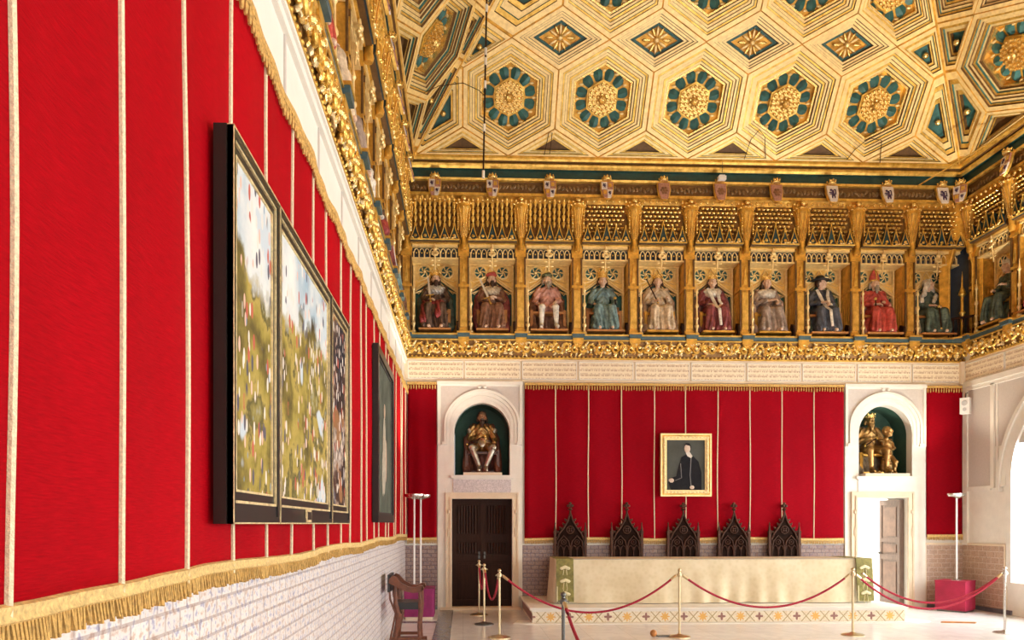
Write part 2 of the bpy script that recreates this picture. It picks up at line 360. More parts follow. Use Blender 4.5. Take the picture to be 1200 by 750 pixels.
def portal(cx, x0, x1, dz, dx, nm):
    """stone surround of niche and door"""
    m = MB(); m.box(x0, x1, YB - .045, YB + .001, 0, 4.265); o = m.obj(nm, [stone, mauve], smooth=0)
    cut(o, [cutter_arch(cx, .52, 2.51, 3.32, .55, YB - .2, YB + .2), cutter_box(dx[0], dx[1], YB - .2, YB + .2, -.1, dz)])
    struct(o)
    sp = 3.2
    m = MB(); m.box(x0 + .06, x1 - .06, YB - .052, YB - .045, 3.09, 4.17)
    p = m.obj('spandrel_panel', [mauve], o, smooth=0)
    cut(p, [cutter_arch(cx, .69, 2.9, 3.45, .66, YB - .2, YB + .2)])
    m = MB()
    for (a, b, y0, top) in ((.71, .665, -.085, 4.12), (.66, .60, -.068, 4.07), (.595, .535, -.058, 4.0)):
        m.band(arch(cx, a, 3.44, top - 3.44, 32, 3.1), arch(cx, b, 3.44, top - (a - b) * 1.1 - 3.44, 32, 3.1), YB + y0, YB - .04)
    for s_ in (-1, 1): m.box(cx + s_ * .70 - .05, cx + s_ * .70 + .05, YB - .09, YB - .04, 3.08, 3.135)
    m.box(x0 - .01, x1 + .01, YB - .075, YB - .04, 4.2, 4.265); m.box(x0 + .0, x0 + .05, YB - .065, YB - .04, 3.08, 4.2); m.box(x1 - .05, x1, YB - .065, YB - .04, 3.08, 4.2)
    m.lathe([(.035, 0), (.03, .02), (.01, .03)], n=10, M=Matrix.Translation((cx - .05, YB - .05, 4.16)) @ Matrix.Rotation(pi / 2, 4, 'X')); m.lathe([(.035, 0), (.03, .02), (.01, .03)], n=10, M=Matrix.Translation((cx + .05, YB - .05, 4.16)) @ Matrix.Rotation(pi / 2, 4, 'X'))
    m.obj('arch_moulding', stone, o)
    m = MB(); m.box(cx - .58, cx + .58, YB - .10, YB + .45, 2.455, 2.51); m.box(cx - .54, cx + .54, YB - .075, YB - .03, 2.43, 2.455); m.obj('niche_sill', stone, o, smooth=0)
    m = MB(); m.box(cx - .54, cx + .54, YB - .06, YB - .044, 2.19, 2.43); m.obj('relief_plaque', lilac if cx < 4 else plaster, o, smooth=0)
    m = MB()
    for (e, w_, d) in ((.115, .03, .085), (.085, .05, .07), (.035, .035, .09)):
        a, b = dx[0] - e, dx[1] + e; t = dz + e
        m.box(a, a + w_, YB - d, YB - .04, 0, t); m.box(b - w_, b, YB - d, YB - .04, 0, t); m.box(a + w_, b - w_, YB - d, YB - .04, t - w_, t)
    for q in (dx[0] - .06, dx[1] + .06): m.ell((q, YB - .09, 1.83), (.02, .02, .04)); m.ell((q, YB - .09, 1.45), (.012, .012, .1))
    m.obj('door_architrave', stone_warm, o)
    # niche lining
    m = MB(); pr = arch(cx, .512, 3.32, .542, 20, 2.51)
    n = len(pr); y0, y1 = YB + .13, YB + .56
    m.add([(p[0], y0, p[1]) for p in pr] + [(p[0], y1, p[1]) for p in pr], [(i, i + 1, i + 1 + n, i + n) for i in range(n - 1)] + [tuple(range(n, 2 * n))])
    m.box(cx - .512, cx + .512, YB + .46, y1, 2.512, 2.516)
    m.obj('niche_lining', darkgreen, o)
    return o
portal(N1, -.475, 1.11, 2.07, D1, 'trim_1'); portal(N2, 7.276, 8.845, 2.10, D2, 'trim_2')
m = MB(); m.box(-.42, 1.08, YB - .14, YB + .25, 0, .045); struct(m.obj('trim_5', stone_warm, smooth=0))
# dado tiles
m = MB(); m.box(XL, -.48, YB - .02, YB, .06, 1.2); m.box(1.115, 7.27, YB - .02, YB, .06, 1.2); m.box(XL, -.48, YB - .03, YB, 0, .06, 1); m.box(1.115, 7.27, YB - .03, YB, 0, .06, 1)
struct(m.obj('baseboard_back', [tile_back_shaded, stripe_m], smooth=0))
m = MB(); m.box(8.85, XR, YB - .02, YB, .08, 1.22); m.box(8.85, XR, YB - .03, YB, 0, .08, 1); m.box(8.83, 8.87, YB - .035, YB, 0, 1.24, 2); m.box(8.85, XR, YB - .03, YB, 1.2, 1.24, 2)
struct(m.obj('baseboard_back', [tile_right_b, stripe_m, stone_warm], smooth=0))
# left wall
m = MB(); m.box(XL - .5, XL, -4.5, YB, 0, 5.0); struct(m.obj('wall_left', plaster, smooth=0))
m = MB(); m.box(XL - .9, XL - .6, -4.5, YB + .7, 4.95, 12.2); struct(m.obj('wall_left', gold_deep, smooth=0))
m = MB(); m.box(XL, XL + .02, -4.4, YB, .0, 1.36); struct(m.obj('baseboard_left', tile_left, smooth=0))
# right wall with arched windows
m = MB(); m.box(XR, XR + .75, -4.5, YB, 0, 5.0); wr = struct(m.obj('wall_right', stone, smooth=0))
Rz = Matrix.Rotation(-pi / 2, 4, 'Z')
WIN = [11.62, 7.9, 4.2, .5]
cs = []
for wy in WIN:
    m = MB(); M = Matrix.Translation((XR, wy, 0)) @ Rz
    m.prism(arch(0, .99, 2.4, 1.42, 24, .57), -.3, 1.2, M=M); cs.append(m.obj('cut', stone, smooth=0))
cut(wr, cs)
m = MB(); m.box(XR + .6, XR + .9, -4.5, YB + .7, 4.95, 12.2); struct(m.obj('wall_right', gold_deep, smooth=0))
for i, wy in enumerate(WIN):
    M = Matrix.Translation((XR, wy, 0)) @ Rz
    m = MB()
    m.band(arch(0, 1.31, 2.25, 1.95, 30, None), arch(0, 1.24, 2.25, 1.88, 30, None), -.07, 0, M=M)
    m.band(arch(0, 1.24, 2.25, 1.88, 30, None), arch(0, 1.12, 2.3, 1.62, 30, None), -.035, 0, M=M)
    m.band(arch(0, 1.09, 2.4, 1.52, 30, .57), arch(0, .97, 2.4, 1.40, 30, .57), -.05, .05, M=M)
    m.box(-1.06, 1.06, -.06, .7, .5, .58, M=M)
    for s_ in (-1, 1): m.box(s_ * 1.275 - .05, s_ * 1.275 + .05, -.08, 0, 2.18, 2.25, M=M)
    struct(m.obj('trim_%d' % (6 + i), stone))
    wn = struct(m and MB_window(M) if False else link('window_%d' % (i + 1), None)) if False else None
    f = MB(); inn = arch(0, .98, 2.4, 1.41, 24, .58)
    out = [(x * .94, .58 + (z - .58) * .975) for x, z in inn]
    f.band(inn, out, .52, .58, M=M); f.box(-.93, .93, .52, .58, .58, .66, M=M)
    f.box(-.03, .03, .52, .58, .6, 3.72, M=M); f.box(-.9, .9, .53, .57, 2.38, 2.44, M=M); f.box(-.9, .9, .535, .565, 1.5, 1.53, M=M); f.box(-.48, -.45, .535, .565, .6, 3.5, M=M); f.box(.45, .48, .535, .565, .6, 3.5, M=M)
    wo = struct(f.obj('window_%d' % (i + 1), white_metal, smooth=0))
    g = MB(); g.prism(out, .545, .55, M=M); g.obj('pane', glass, wo, smooth=0)
# right wall panel trims near the corner
m = MB()
def rbox(y0, y1, z0, z1, d): m.box(XR - d, XR, y0, y1, z0, z1)
rbox(-4, 13.9, 4.2, 4.30, .06); rbox(-4, 13.9, 4.13, 4.2, .035); rbox(13.74, 13.9, 1.2, 4.2, .04); rbox(13.03, 13.12, 2.25, 4.15, .035); rbox(13.12, 13.78, 2.22, 2.30, .03); rbox(12.95, 12.99, 2.22, 4.15, .02)
struct(m.obj('trim_10', stone, smooth=0))
m = MB(); m.box(XR - .008, XR, 13.12, 13.74, 2.28, 4.15); m.box(XR - .008, XR, 12.1, 13.03, 3.0, 4.15); struct(m.obj('trim_11', mauve, smooth=0))
m = MB(); m.box(XR - .02, XR, 12.78, YB, .08, 1.22); m.box(XR - .035, XR, 12.62, YB, 0, .08, 1); m.box(XR - .035, XR, 12.74, 12.78, .08, 1.24, 2); m.box(XR - .03, XR, 12.78, YB, 1.2, 1.24, 2)
struct(m.obj('baseboard_right', [tile_right, stripe_m, stone_warm], smooth=0))
# wall behind the camera
m = MB(); m.box(XL - .9, XR + .9, -4.8, -4.5, 0, 12.2); struct(m.obj('wall_front', plaster, smooth=0))
# room seen through the right door
m = MB()
m.box(6.4, 6.5, YB + .62, 18.2, 0, 3.6); m.box(6.4, 11.2, 18.2, 18.3, 0, 3.6); m.box(11.1, 11.2, YB + .8, 18.2, 0, 3.6); m.box(6.4, 11.2, YB + .62, 18.3, -.15, 0, 1); m.box(6.4, 11.2, YB + .8, 18.3, 3.2, 3.3)
m.box(6.4, 7.4, YB + .62, YB + .8, 0, 3.6); m.box(8.6, 11.2, YB + .62, YB + .8, 0, 3.6)
o = struct(m.obj('wall_far_room', [plaster, floor_m], smooth=0))
m = MB(); m.band(arch(9.3, .62, 1.3, .55, 16, 0), arch(9.3, .5, 1.3, .46, 16, 0), 18.14, 18.2); m.box(8.0, 11, 18.15, 18.2, .45, .5, 1); m.box(8.0, 11, 18.17, 18.2, .0, .45, 1)
struct(m.obj('trim_12', [stone_warm, mauve], smooth=0))
# inscription band backing, mouldings and blank left band
m = MB()
m.box(XL, XR, YB - .025, YB, 4.27, 4.31); m.box(XL, XR, YB - .03, YB, 4.655, 4.70); m.box(XL, XR, YB - .012, YB, 4.31, 4.655)
m.box(XR - .025, XR, 3, YB, 4.30, 4.33); m.box(XR - .03, XR, -4, YB, 4.655, 4.70)
m.box(XR - .10, XR, YB - .10, YB, 4.27, 4.70)
struct(m.obj('trim_13', stone_warm, smooth=0))
m = MB(); m.box(XL, XL + .02, -4, YB, 4.15, 4.19); m.box(XL, XL + .035, -4, YB, 4.60, 4.70); m.box(XL, XL + .055, -4, YB, 4.66, 4.70)
for k in range(16): m.box(XL, XL + .012, .3 + 1.07 * k, .325 + 1.07 * k, 4.19, 4.60, 1)
struct(m.obj('trim_14', [plaster, mauve], smooth=0))

# ------------------------------------------------------------------ inscription panels
ordn = ['first', 'second', 'third', 'fourth', 'fifth', 'sixth', 'seventh', 'eighth', 'ninth', 'tenth']
m = MB(); m.box(-.505, .505, -.03, -.008, 4.325, 4.64); pan_me = m.mesh('inscription_panel', inscr, 0)
m = MB(); m.band([(-.515, 4.315), (.515, 4.315), (.515, 4.65), (-.515, 4.65)], [(-.5, 4.33), (.5, 4.33), (.5, 4.635), (-.5, 4.635)], -.036, -.008, closed=True); rim_me = m.mesh('rim', stone, 0)
above = ['above the narrow left red hanging', 'above the dark double door niche', 'at the left end of the wide red hanging', 'left of the portrait, above the first cords', 'just left above the framed portrait', 'just right above the framed portrait', 'above the fourth carved chair', 'above the fifth carved chair', 'above the open door niche', 'above the narrow right red hanging']
BC = [-.525 + 1.07 * k for k in range(10)]
for k in range(10):
    t = thing('inscription_panel', 'cream inscription panel, %s from the left on the back wall' % ordn[k], 'inscription', (BC[k] + .01, YB, 0), 0, 'inscription panels on the back wall')
    link('tablet', pan_me, t); link('rim', rim_me, t)
for k, (yy, lb) in enumerate(((13.29, 'cream lettered inscription panel on the right wall, next to the corner'), (12.24, 'cream lettered inscription panel on the right wall at the picture edge'))):
    t = thing('inscription_panel', lb, 'inscription', (XR, yy, 0), -pi / 2, 'inscription panels on the right wall'); link('tablet', pan_me, t); link('rim', rim_me, t)

# ------------------------------------------------------------------ gallery bay (built once, facing -Y, wall plane at y=0)
ZF = 5.14
shadow_gold0 = mat('shaded frieze ground', (.24, .12, .03), .5, .3, .35, 10)  # dark ground with the shade between carved leaves painted in
def frieze_mesh(seed):
    r = random.Random(seed); m = MB()
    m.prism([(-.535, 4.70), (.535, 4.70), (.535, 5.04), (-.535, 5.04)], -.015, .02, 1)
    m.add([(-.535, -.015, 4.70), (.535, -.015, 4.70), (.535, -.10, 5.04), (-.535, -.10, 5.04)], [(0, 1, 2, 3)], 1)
    m.tube([(-.535, -.045, 4.705), (.535, -.045, 4.705)], .018, 6, 0); m.tube([(-.535, -.125, 5.03), (.535, -.125, 5.03)], .016, 6, 0)
    for k in range(14): m.ell((-.5 + k * .0765, -.05, 4.735), (.022, .02, .02), 0, 6, 4)
    for k in range(7):
        x0 = -.455 + k * .152; up = 1 if k % 2 else -1; pts = []
        for j in range(11):
            a = j / 10 * 4.6; rr = .075 - .0055 * j; pts.append((x0 + rr * cos(a) * 1.0, -.075 - .02 * sin(a) - .012 * j * .5, 4.885 + up * rr * sin(a) * 1.25))
        m.tube(pts, [.028 - .0012 * j for j in range(11)], 6, 0)
        m.ell((pts[-1][0], pts[-1][1] - .01, pts[-1][2]), .040, 3, 8, 5)
        for j in range(13):
            a = r.uniform(0, 6.28); d = r.uniform(.03, .11); zz = 4.885 + d * 1.15 * sin(a)
            M = Matrix.Translation((x0 + d * cos(a), -.055 - (zz - 4.7) * .22, zz)) @ Matrix.Rotation(r.uniform(0, 3.14), 4, 'Y') @ Matrix.Rotation(r.uniform(-.5, .5), 4, 'X')
            m.ell((0, 0, 0), (.050, .026, .022), r.choice((0, 3, 2)), 6, 4, M)
    return m.mesh('carved_frieze', [gold, shadow_gold0, gold_cream, gold_bright])
def ledge_mesh():
    m = MB()
    m.box(-.43, .535 - .095, -.125, .55, 5.05, ZF, 0); m.box(-.44, .45, -.14, -.12, ZF - .025, ZF + .004, 1); m.box(-.43, .44, -.11, .0, 5.035, 5.052, 1)
    return m.mesh('ledge', [teal_light, gold])
def console_mesh():
    m = MB(); m.box(-.65, -.42, -.19, .5, 5.075, ZF + .02, 0); m.box(-.635, -.435, -.145, .0, 4.98, 5.075, 1); m.box(-.66, -.41, -.20, .1, ZF + .0, ZF + .03, 1); m.prism([(-.62, 4.98), (-.45, 4.98), (-.47, 4.90), (-.60, 4.90)], -.13, 0, 1)
    return m.mesh('console', [teal_light, gold_deep])
def pier_mesh():
    m = MB(); c = -.535
    m.box(c - .085, c + .085, .02, .46, ZF, 6.9, 0); m.box(c - .10, c + .10, 0, .47, ZF, ZF + .12, 0); m.box(c - .06, c + .06, -.012, .03, ZF + .16, 6.0, 1); m.box(c - .1, c + .1, -.005, .46, 6.05, 6.10, 0); m.box(c - .1, c + .1, -.01, .46, 6.62, 6.68, 0)
    m.box(c - .035, c + .035, -.02, .0, ZF + .2, 5.9, 2); m.box(c - .098, c - .07, -.004, .02, ZF + .12, 6.62, 3); m.box(c + .07, c + .098, -.004, .02, ZF + .12, 6.62, 3); m.prism([(c - .035, 6.15), (c + .035, 6.15), (c, 6.5)], -.01, .03, 2)
    for s_ in (-1, 1):
        for q in range(5): m.box(c + s_ * .085 - .008, c + s_ * .085 + .008, .08 + .075 * q, .10 + .075 * q, ZF + .15, 6.02, 1)
    return m.mesh('pier', [gold_deep, gold, gold, bronze_dark])
def shaft_mesh():
    m = MB(); prof = [(.03, 0), (.045, .02), (.045, .05), (.025, .07), (.022, .14), (.04, .17), (.04, .2), (.022, .22), (.02, .30), (.038, .33), (.022, .36), (.018, .52), (.034, .55), (.034, .58), (.016, .62), (.014, .80), (.030, .83), (.012, .9), (.004, 1.02)]
    m.lathe(prof, (-.40, -.02, ZF + .02), 9, 0); return m.mesh('turned_shaft', gold_pale)
def bracket_mesh(s_):
    m = MB(); x = -.535 + s_ * .105; m.prism([(-.02, 0), (.14, 0), (.14, .04), (.04, .10), (.14, .20), (.10, .28), (-.02, .22)], -.03, .03, M=Matrix.Translation((x, .02, ZF + .02)) @ Matrix.Rotation(pi / 2, 4, 'Z'))
    return m.mesh('scroll_bracket', wood_dark)
gold_mid = mat('straw gilding', (.88, .62, .20), .36, .3, .15, 12)
def tracery_mesh():
    m = MB(); y0, y1 = .37, .41; w = .41
    # low ogee gable opening: panel pieces above the gable line
    L = [(-w, 6.06), (-.36, 6.09), (-.2, 6.20), (-.08, 6.29), (0, 6.37), (.08, 6.29), (.2, 6.20), (.36, 6.09), (w, 6.06)]
    T = [(x, 6.58) for x, z in L]
    m.band(T, L, y0, y1, 0)
    for p in (L, [(x, z + .045) for x, z in L]): m.tube([(x, y0 - .02, z) for x, z in p], .017, 6, 1)
    for s_ in (-1, 1):
        cx = s_ * .215; cz = 6.44
        ring = [(cx + .12 * cos(a * pi / 9), y0 - .015, cz + .12 * sin(a * pi / 9)) for a in range(19)]; m.tube(ring, .018, 5, 1)
        m.lathe([(.108, 0), (.108, .01)], n=16, mi=2, M=Matrix.Translation((cx, y0 - .002, cz)) @ Matrix.Rotation(pi / 2, 4, 'X'))
        for q in range(6):
            a = q * pi / 3; m.tube([(cx + .115 * cos(a), y0 - .014, cz + .115 * sin(a)), (cx + .035 * cos(a + .6), y0 - .02, cz + .035 * sin(a + .6))], .012, 5, 1)
        m.ell((cx, y0 - .02, cz), .03, 1, 7, 4)
        m.tube([(s_ * .09, y0 - .02, 6.33), (s_ * .07, y0 - .02, 6.45), (0, y0 - .02, 6.56)], .012, 5, 1); m.tube([(s_ * .40, y0 - .02, 6.30), (s_ * .34, y0 - .02, 6.25), (s_ * .22, y0 - .02, 6.29), (s_ * .1, y0 - .02, 6.36)], .010, 5, 1)
        for q in range(4): m.box(s_ * (.33 + .0) - .006 + s_ * q * .022, s_ * .33 + .006 + s_ * q * .022, y0 - .02, y0, 6.30, 6.56, 1)
        # inner pointed braces over the green panel
        m.tube([(s_ * .40, y0, 6.03), (s_ * .25, y0 + .01, 6.10), (s_ * .12, y0 + .01, 6.20), (0, y0, 6.33)], .013, 5, 1)
        m.tube([(s_ * .40, y0, 6.10), (s_ * .33, y0, 6.02), (s_ * .25, y0, 6.10), (s_ * .18, y0, 6.08)], .010, 5, 1)
    m.box(-w - .03, w + .03, y0 - .05, y1, 6.565, 6.60, 1); m.box(-w - .02, -w + .02, y0 - .03, y1, ZF, 6.6, 1); m.box(w - .02, w + .02, y0 - .03, y1, ZF, 6.6, 1)
    return m.mesh('arch_tracery', [gold_mid, gold_pale, teal])
def arcade_mesh():
    m = MB(); m.box(-.44, .44, .08, .10, 6.59, 6.82, 1); m.box(-.44, .44, .02, .4, 6.575, 6.60, 0)
    for k in range(9):
        x = -.40 + k * .1; m.box(x - .011, x + .011, .03, .08, 6.60, 6.70, 0); m.ell((x, .05, 6.705), (.022, .022, .016), 0, 6, 4)
        if k < 8:
            xc = x + .05; m.tube([(xc - .042, .045, 6.705), (xc - .03, .045, 6.75), (xc, .045, 6.775), (xc + .03, .045, 6.75), (xc + .042, .045, 6.705)], .010, 5, 0); m.ell((xc, .05, 6.69), .016, 2, 6, 4)
    m.box(-.45, .45, .0, .1, 6.79, 6.84, 0); m.box(-.45, .45, -.03, .1, 6.84, 6.86, 2)
    return m.mesh('trefoil_arcade', [gold_pale, navy, gold])
def finial_mesh():
    m = MB(); m.tube([(0, .02, 6.36), (0, 0, 6.55), (0, -.02, 6.66)], [.012, .016, .012], 6)
    for q in range(7): a = q * 2 * pi / 7; m.ell((.045 * cos(a), -.03 + .02 * sin(a), 6.66 + .04 * sin(a)), (.032, .025, .026), 0, 6, 4)
    m.ell((0, -.035, 6.74), (.045, .035, .04), 0, 8, 5); m.ell((0, -.03, 6.80), (.02, .02, .05), 0, 6, 4)
    for z, w in ((6.45, .05), (6.54, .06)):
        for s_ in (-1, 1): m.ell((s_ * w, 0, z), (.035, .015, .018), 0, 6, 4)
    return m.mesh('fleuron', gold_pale)
gable_blue = mat('deep blue green enamel', (.012, .05, .065), .35, 0, .3, 10)
def gable_mesh():
    m = MB(); m.box(-.46, .46, -.10, .12, 6.86, 6.885, 3); m.box(-.45, .45, -.09, -.03, 6.885, 7.02, 3)
    for k in range(5):
        x = -.36 + k * .18; h = .30 if k != 2 else .40; w = .095; y = -.12
        m.prism([(x - w, 6.87), (x + w, 6.87), (x + .03, 6.87 + h * .62), (x, 6.87 + h), (x - .03, 6.87 + h * .62)], y, y + .06, 0)
        m.tube([(x - w, y - .01, 6.88), (x - .035, y - .01, 6.87 + h * .55), (x, y - .01, 6.87 + h)], .009, 5, 1); m.tube([(x + w, y - .01, 6.88), (x + .035, y - .01, 6.87 + h * .55), (x, y - .01, 6.87 + h)], .009, 5, 1)
        m.ell((x, y - .02, 6.95), (.032, .02, .03), 1, 7, 4); m.ell((x, y - .01, 6.88 + h), .018, 1, 6, 4)
    r = random.Random(5)
    for k in range(15):
        x = r.uniform(-.42, .42); z = 6.895 + r.uniform(0, .05) * (1 - abs(x)); m.ell((x, -.14 - r.uniform(0, .02), z), (.024, .018, .014), 2 if r.random() < .4 else 1, 6, 4, None)
    m.tube([(-.45, -.13, 6.885), (.45, -.13, 6.885)], .016, 6, 1)
    return m.mesh('gable_cresting', [gable_blue, gold, gold_pale, bronze_dark])
shadow_gold = mat('shaded brown gilding', (.20, .095, .02), .5, .3, .35, 10)  # dark canopy backing, paints the shade between the pinnacles
def canopy_mesh(style):
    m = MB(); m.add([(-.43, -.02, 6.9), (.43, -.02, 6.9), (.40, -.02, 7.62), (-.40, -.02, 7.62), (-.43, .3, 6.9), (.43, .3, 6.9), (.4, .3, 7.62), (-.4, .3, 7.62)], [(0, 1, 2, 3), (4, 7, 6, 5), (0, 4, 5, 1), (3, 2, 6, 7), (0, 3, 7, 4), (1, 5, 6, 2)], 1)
    if style == 0:
        for k in range(9):
            x = -.36 + k * .09; off = (k % 2) * .05
            for q in range(4):
                z = 7.10 + q * .12 + off; y = -.05 - .02 * q
                m.lathe([(.006, 0), (.022, .03), (.034, .075), (.030, .10), (.036, .105), (.012, .13)], (x, y, z), 7, 0)
            m.ell((x, -.12, 7.63 + (.02 if k % 2 else 0)), (.024, .024, .034), 2, 7, 5)
    else:
        for q in range(7):
            z = 7.08 + q * .074
            for k in range(8 + q % 2):
                x = -.36 + (k + (0 if q % 2 else .5)) * .085 * .98
                m.ell((x, -.05 - .012 * q, z), (.034, .034, .020), 2 if (k + q) % 3 else 0, 7, 4); m.box(x - .03, x + .03, -.05 - .012 * q, .0, z + .015, z + .028, 0)
        for k in range(7): m.ell((-.36 + k * .12, -.13, 7.64), (.026, .026, .032), 2, 7, 5)
    m.tube([(-.43, -.12, 7.05), (-.43, -.14, 7.6)], .012, 5, 0); m.tube([(.43, -.12, 7.05), (.43, -.14, 7.6)], .012, 5, 0)
    for q in range(8):
        for s_ in (-1, 1): m.ell((s_ * .43, -.13, 7.08 + q * .07), .017, 2, 6, 4)
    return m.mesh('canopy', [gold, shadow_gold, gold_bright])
def corbel_mesh():
    m = MB(); c = -.535
    m.lathe([(.05, 6.72), (.065, 6.78), (.05, 6.82), (.055, 6.95), (.075, 7.12), (.10, 7.30), (.135, 7.45), (.15, 7.50), (.14, 7.54), (.155, 7.57), (.10, 7.60)], (c, -.05, 0), 10, 0)
    for q in range(7): a = pi + q * pi / 6; m.tube([(c + .056 * cos(a), -.05 + .056 * sin(a), 6.95), (c + .105 * cos(a), -.05 + .105 * sin(a), 7.30), (c + .15 * cos(a), -.05 + .15 * sin(a), 7.48)], .009, 5, 1)
    for q in range(7): a = pi + q * pi / 6; m.ell((c + .15 * cos(a), -.05 + .15 * sin(a), 7.56), .026, 1, 7, 4)
    m.ell((c, -.12, 7.66), (.055, .05, .055), 1, 9, 6); m.ell((c - .09, -.09, 7.64), .03, 1, 7, 5); m.ell((c + .09, -.09, 7.64), .03, 1, 7, 5)
    m.box(c - .16, c + .16, -.03, .3, 7.45, 7.7, 2)
    m.prism([(c - .1, 6.68), (c + .1, 6.68), (c + .15, 7.5), (c - .15, 7.5)], 0, .3, 2)
    return m.mesh('pendant_corbel', [gold_deep, gold_bright, gold_deep])
def panel_mesh():
    m = MB(); m.box(-.45, .45, .46, .48, ZF, 6.6, 0); m.box(-.45, .45, .44, .46, ZF, ZF + .3, 1); m.box(-.46, .46, .10, .5, 6.6, 7.7, 1)
    m.tube([(-.43, .05, ZF + .02), (.43, .05, ZF + .02)], .02, 6, 1)
    return m.mesh('back_panel', [mat('gallery green', (.025, .15, .13), .5, 0, .25, 6), gold_deep])
PARTS = dict(back_panel=panel_mesh(), ledge=ledge_mesh(), console=console_mesh(), pier=pier_mesh(), turned_shaft=shaft_mesh(), arch_tracery=tracery_mesh(), trefoil_arcade=arcade_mesh(), fleuron=finial_mesh(), gable_cresting=gable_mesh(), pendant_corbel=corbel_mesh())
BRK = [bracket_mesh(-1), bracket_mesh(1)]; FR = [frieze_mesh(s) for s in (1, 2, 3)]; CAN = [canopy_mesh(0), canopy_mesh(1)]
def bay(label, loc, rz, style, k, group):
    t = thing('statue_niche', label, 'niche', loc, rz, group)
    for nme, me in PARTS.items(): link(nme, me, t)
    link('scroll_bracket', BRK[0], t); link('scroll_bracket', BRK[1], t); link('carved_frieze', FR[k % 3], t); link('canopy', CAN[style], t)
    return t
who = ['bearded king in silver breastplate and dark robe', 'king in red cap with slanting sword', 'king in pink doublet and green hat', 'king in tall gold crown and blue robe', 'king in cream robe with dark sceptre',
       'crowned queen in maroon gown', 'queen in pale pink mantle', 'man in wide dark hat and white scarf', 'bearded man in red robe and mitre', 'queen in white veil']
for k in range(10): bay('gilded Gothic niche bay housing the %s' % who[k], (BC[k], YB, 0), 0, 0 if k < 3 else 1, k, 'gallery niches on the back wall')
LY = [13.08 - 1.07 * k for k in range(13)]
near = ['eighth', 'seventh', 'sixth', 'fifth', 'fourth', 'third', 'second']
for k, yy in enumerate(LY):
    if yy < 4.4: break
    bay('gilded niche bay on the left wall, %s from the back corner' % (['nearest', 'second', 'third', 'fourth', 'fifth', 'sixth', 'seventh', 'eighth', 'ninth', 'tenth'][k]), (XL, yy, 0), pi / 2, 0, k, 'gallery niches on the left wall')
RY = [13.10, 12.03]
bay('gilded niche bay on the right wall, next to the corner, with the white-capped figure', (XR, RY[0], 0), -pi / 2, 1, 1, 'gallery niches on the right wall')
bay('gilded niche bay on the right wall, at the picture edge, with the red-robed figure', (XR, RY[1], 0), -pi / 2, 1, 2, 'gallery niches on the right wall')
# corner niche bays (narrow, diagonal)
def corner(label, cx, cy, rz):
    t = thing('corner_niche', label, 'niche', (cx, cy, 0), rz)
    m = MB(); m.box(-.30, .30, .30, .34, 4.7, 7.7, 0); m.obj('back_panel', navy, t, smooth=0)
    m = MB()
    for s_ in (-1, 1):
        m.prism([(s_ * .36, ZF), (s_ * .20, ZF), (s_ * .19, 6.5), (s_ * .0, 7.15), (s_ * .0, 7.35), (s_ * .36, 7.35)], .0, .12, 0)
        m.tube([(s_ * .20, 0, ZF), (s_ * .19, 0, 6.5), (s_ * .12, 0, 6.85), (0, 0, 7.15)], .018, 6, 1)
    m.prism([(-.36, 7.3), (.36, 7.3), (.36, 7.7), (-.36, 7.7)], -.02, .12, 0); m.obj('pointed_frame', [gold_deep, gold], t)
    m = MB(); m.lathe([(.06, 0), (.07, .05), (.035, .1), (.035, .45), (.06, .5), (.03, .55), (.028, .8), (.07, .85), (.05, .92), (.02, 1.0), (.012, 1.18), (.002, 1.3)], (0, .12, ZF), 10); m.obj('pinnacle', gold, t)
    m = MB()
    for k in range(6): m.lathe([(.010, 0), (.018, .1), (.008, .2), (.016, .34)], (-.2 + k * .08, -.02, ZF + .02), 6)
    m.box(-.24, .24, -.04, 0, ZF + .36, ZF + .40); m.obj('railing', wood_dark, t)
    m = MB(); m.box(-.4, .4, -.1, .3, 5.05, ZF, 0); m.box(-.4, .4, -.115, -.09, ZF - .02, ZF + .01, 1); m.obj('ledge', [teal_light, gold], t, smooth=0)
    m = MB()
    for k in range(8): m.ell((-.28 + .08 * k, -.05, 7.70), (.035, .03, .04), 0, 7, 4)
    m.obj('canopy_beads', gold_bright, t)
corner('narrow dark pointed corner niche with a gilt pinnacle, right end of gallery', 9.47, 13.76, -pi / 4)
# carved filler of the frieze at corners
# ------------------------------------------------------------------ cornice (extruded around three walls)
prof = [(0, 7.58), (.0, 7.62), (.03, 7.68), (.07, 7.72), (.09, 7.73), (.09, 7.78), (.05, 7.785), (.05, 8.0), (.10, 8.01), (.11, 8.05), (.06, 8.055), (.06, 8.21), (.11, 8.22), (.15, 8.25), (.16, 8.29), (.13, 8.325), (.19, 8.335), (.21, 8.37), (.21, 8.415), (.0, 8.44)]
pm = [0, 0, 0, 1, 1, 1, 2, 1, 1, 2, 3, 3, 1, 1, 1, 2, 1, 1, 0]
m = MB(); path = lambda i: [(XL + i, -4.4), (XL + i, YB - i), (XR - i, YB - i), (XR - i, -4.4)]
for j in range(len(prof) - 1):
    a, b = path(prof[j][0]), path(prof[j + 1][0])
    for s_ in range(3): m.add([(*a[s_], prof[j][1]), (*a[s_ + 1], prof[j][1]), (*b[s_ + 1], prof[j + 1][1]), (*b[s_], prof[j + 1][1])], [(0, 1, 2, 3)], pm[j])
cn = struct(m.obj('trim_15', [gold_deep, gold, bronze_dark, mat('dark green cornice paint', (.010, .05, .045), .5, 0, .3, 10)], smooth=0))
m = MB(); r = random.Random(3)
def leaf(x, y, z, rz): m.ell((0, 0, 0), (.032, .02, .05), 0, 6, 4, Matrix.Translation((x, y, z)) @ Matrix.Rotation(rz, 4, 'Z') @ Matrix.Rotation(r.uniform(-.8, .8), 4, 'Y'))
k = XL + .1
while k < XR - .08: leaf(k, YB - .055, 7.89 + r.uniform(-.03, .03), 0); k += .07
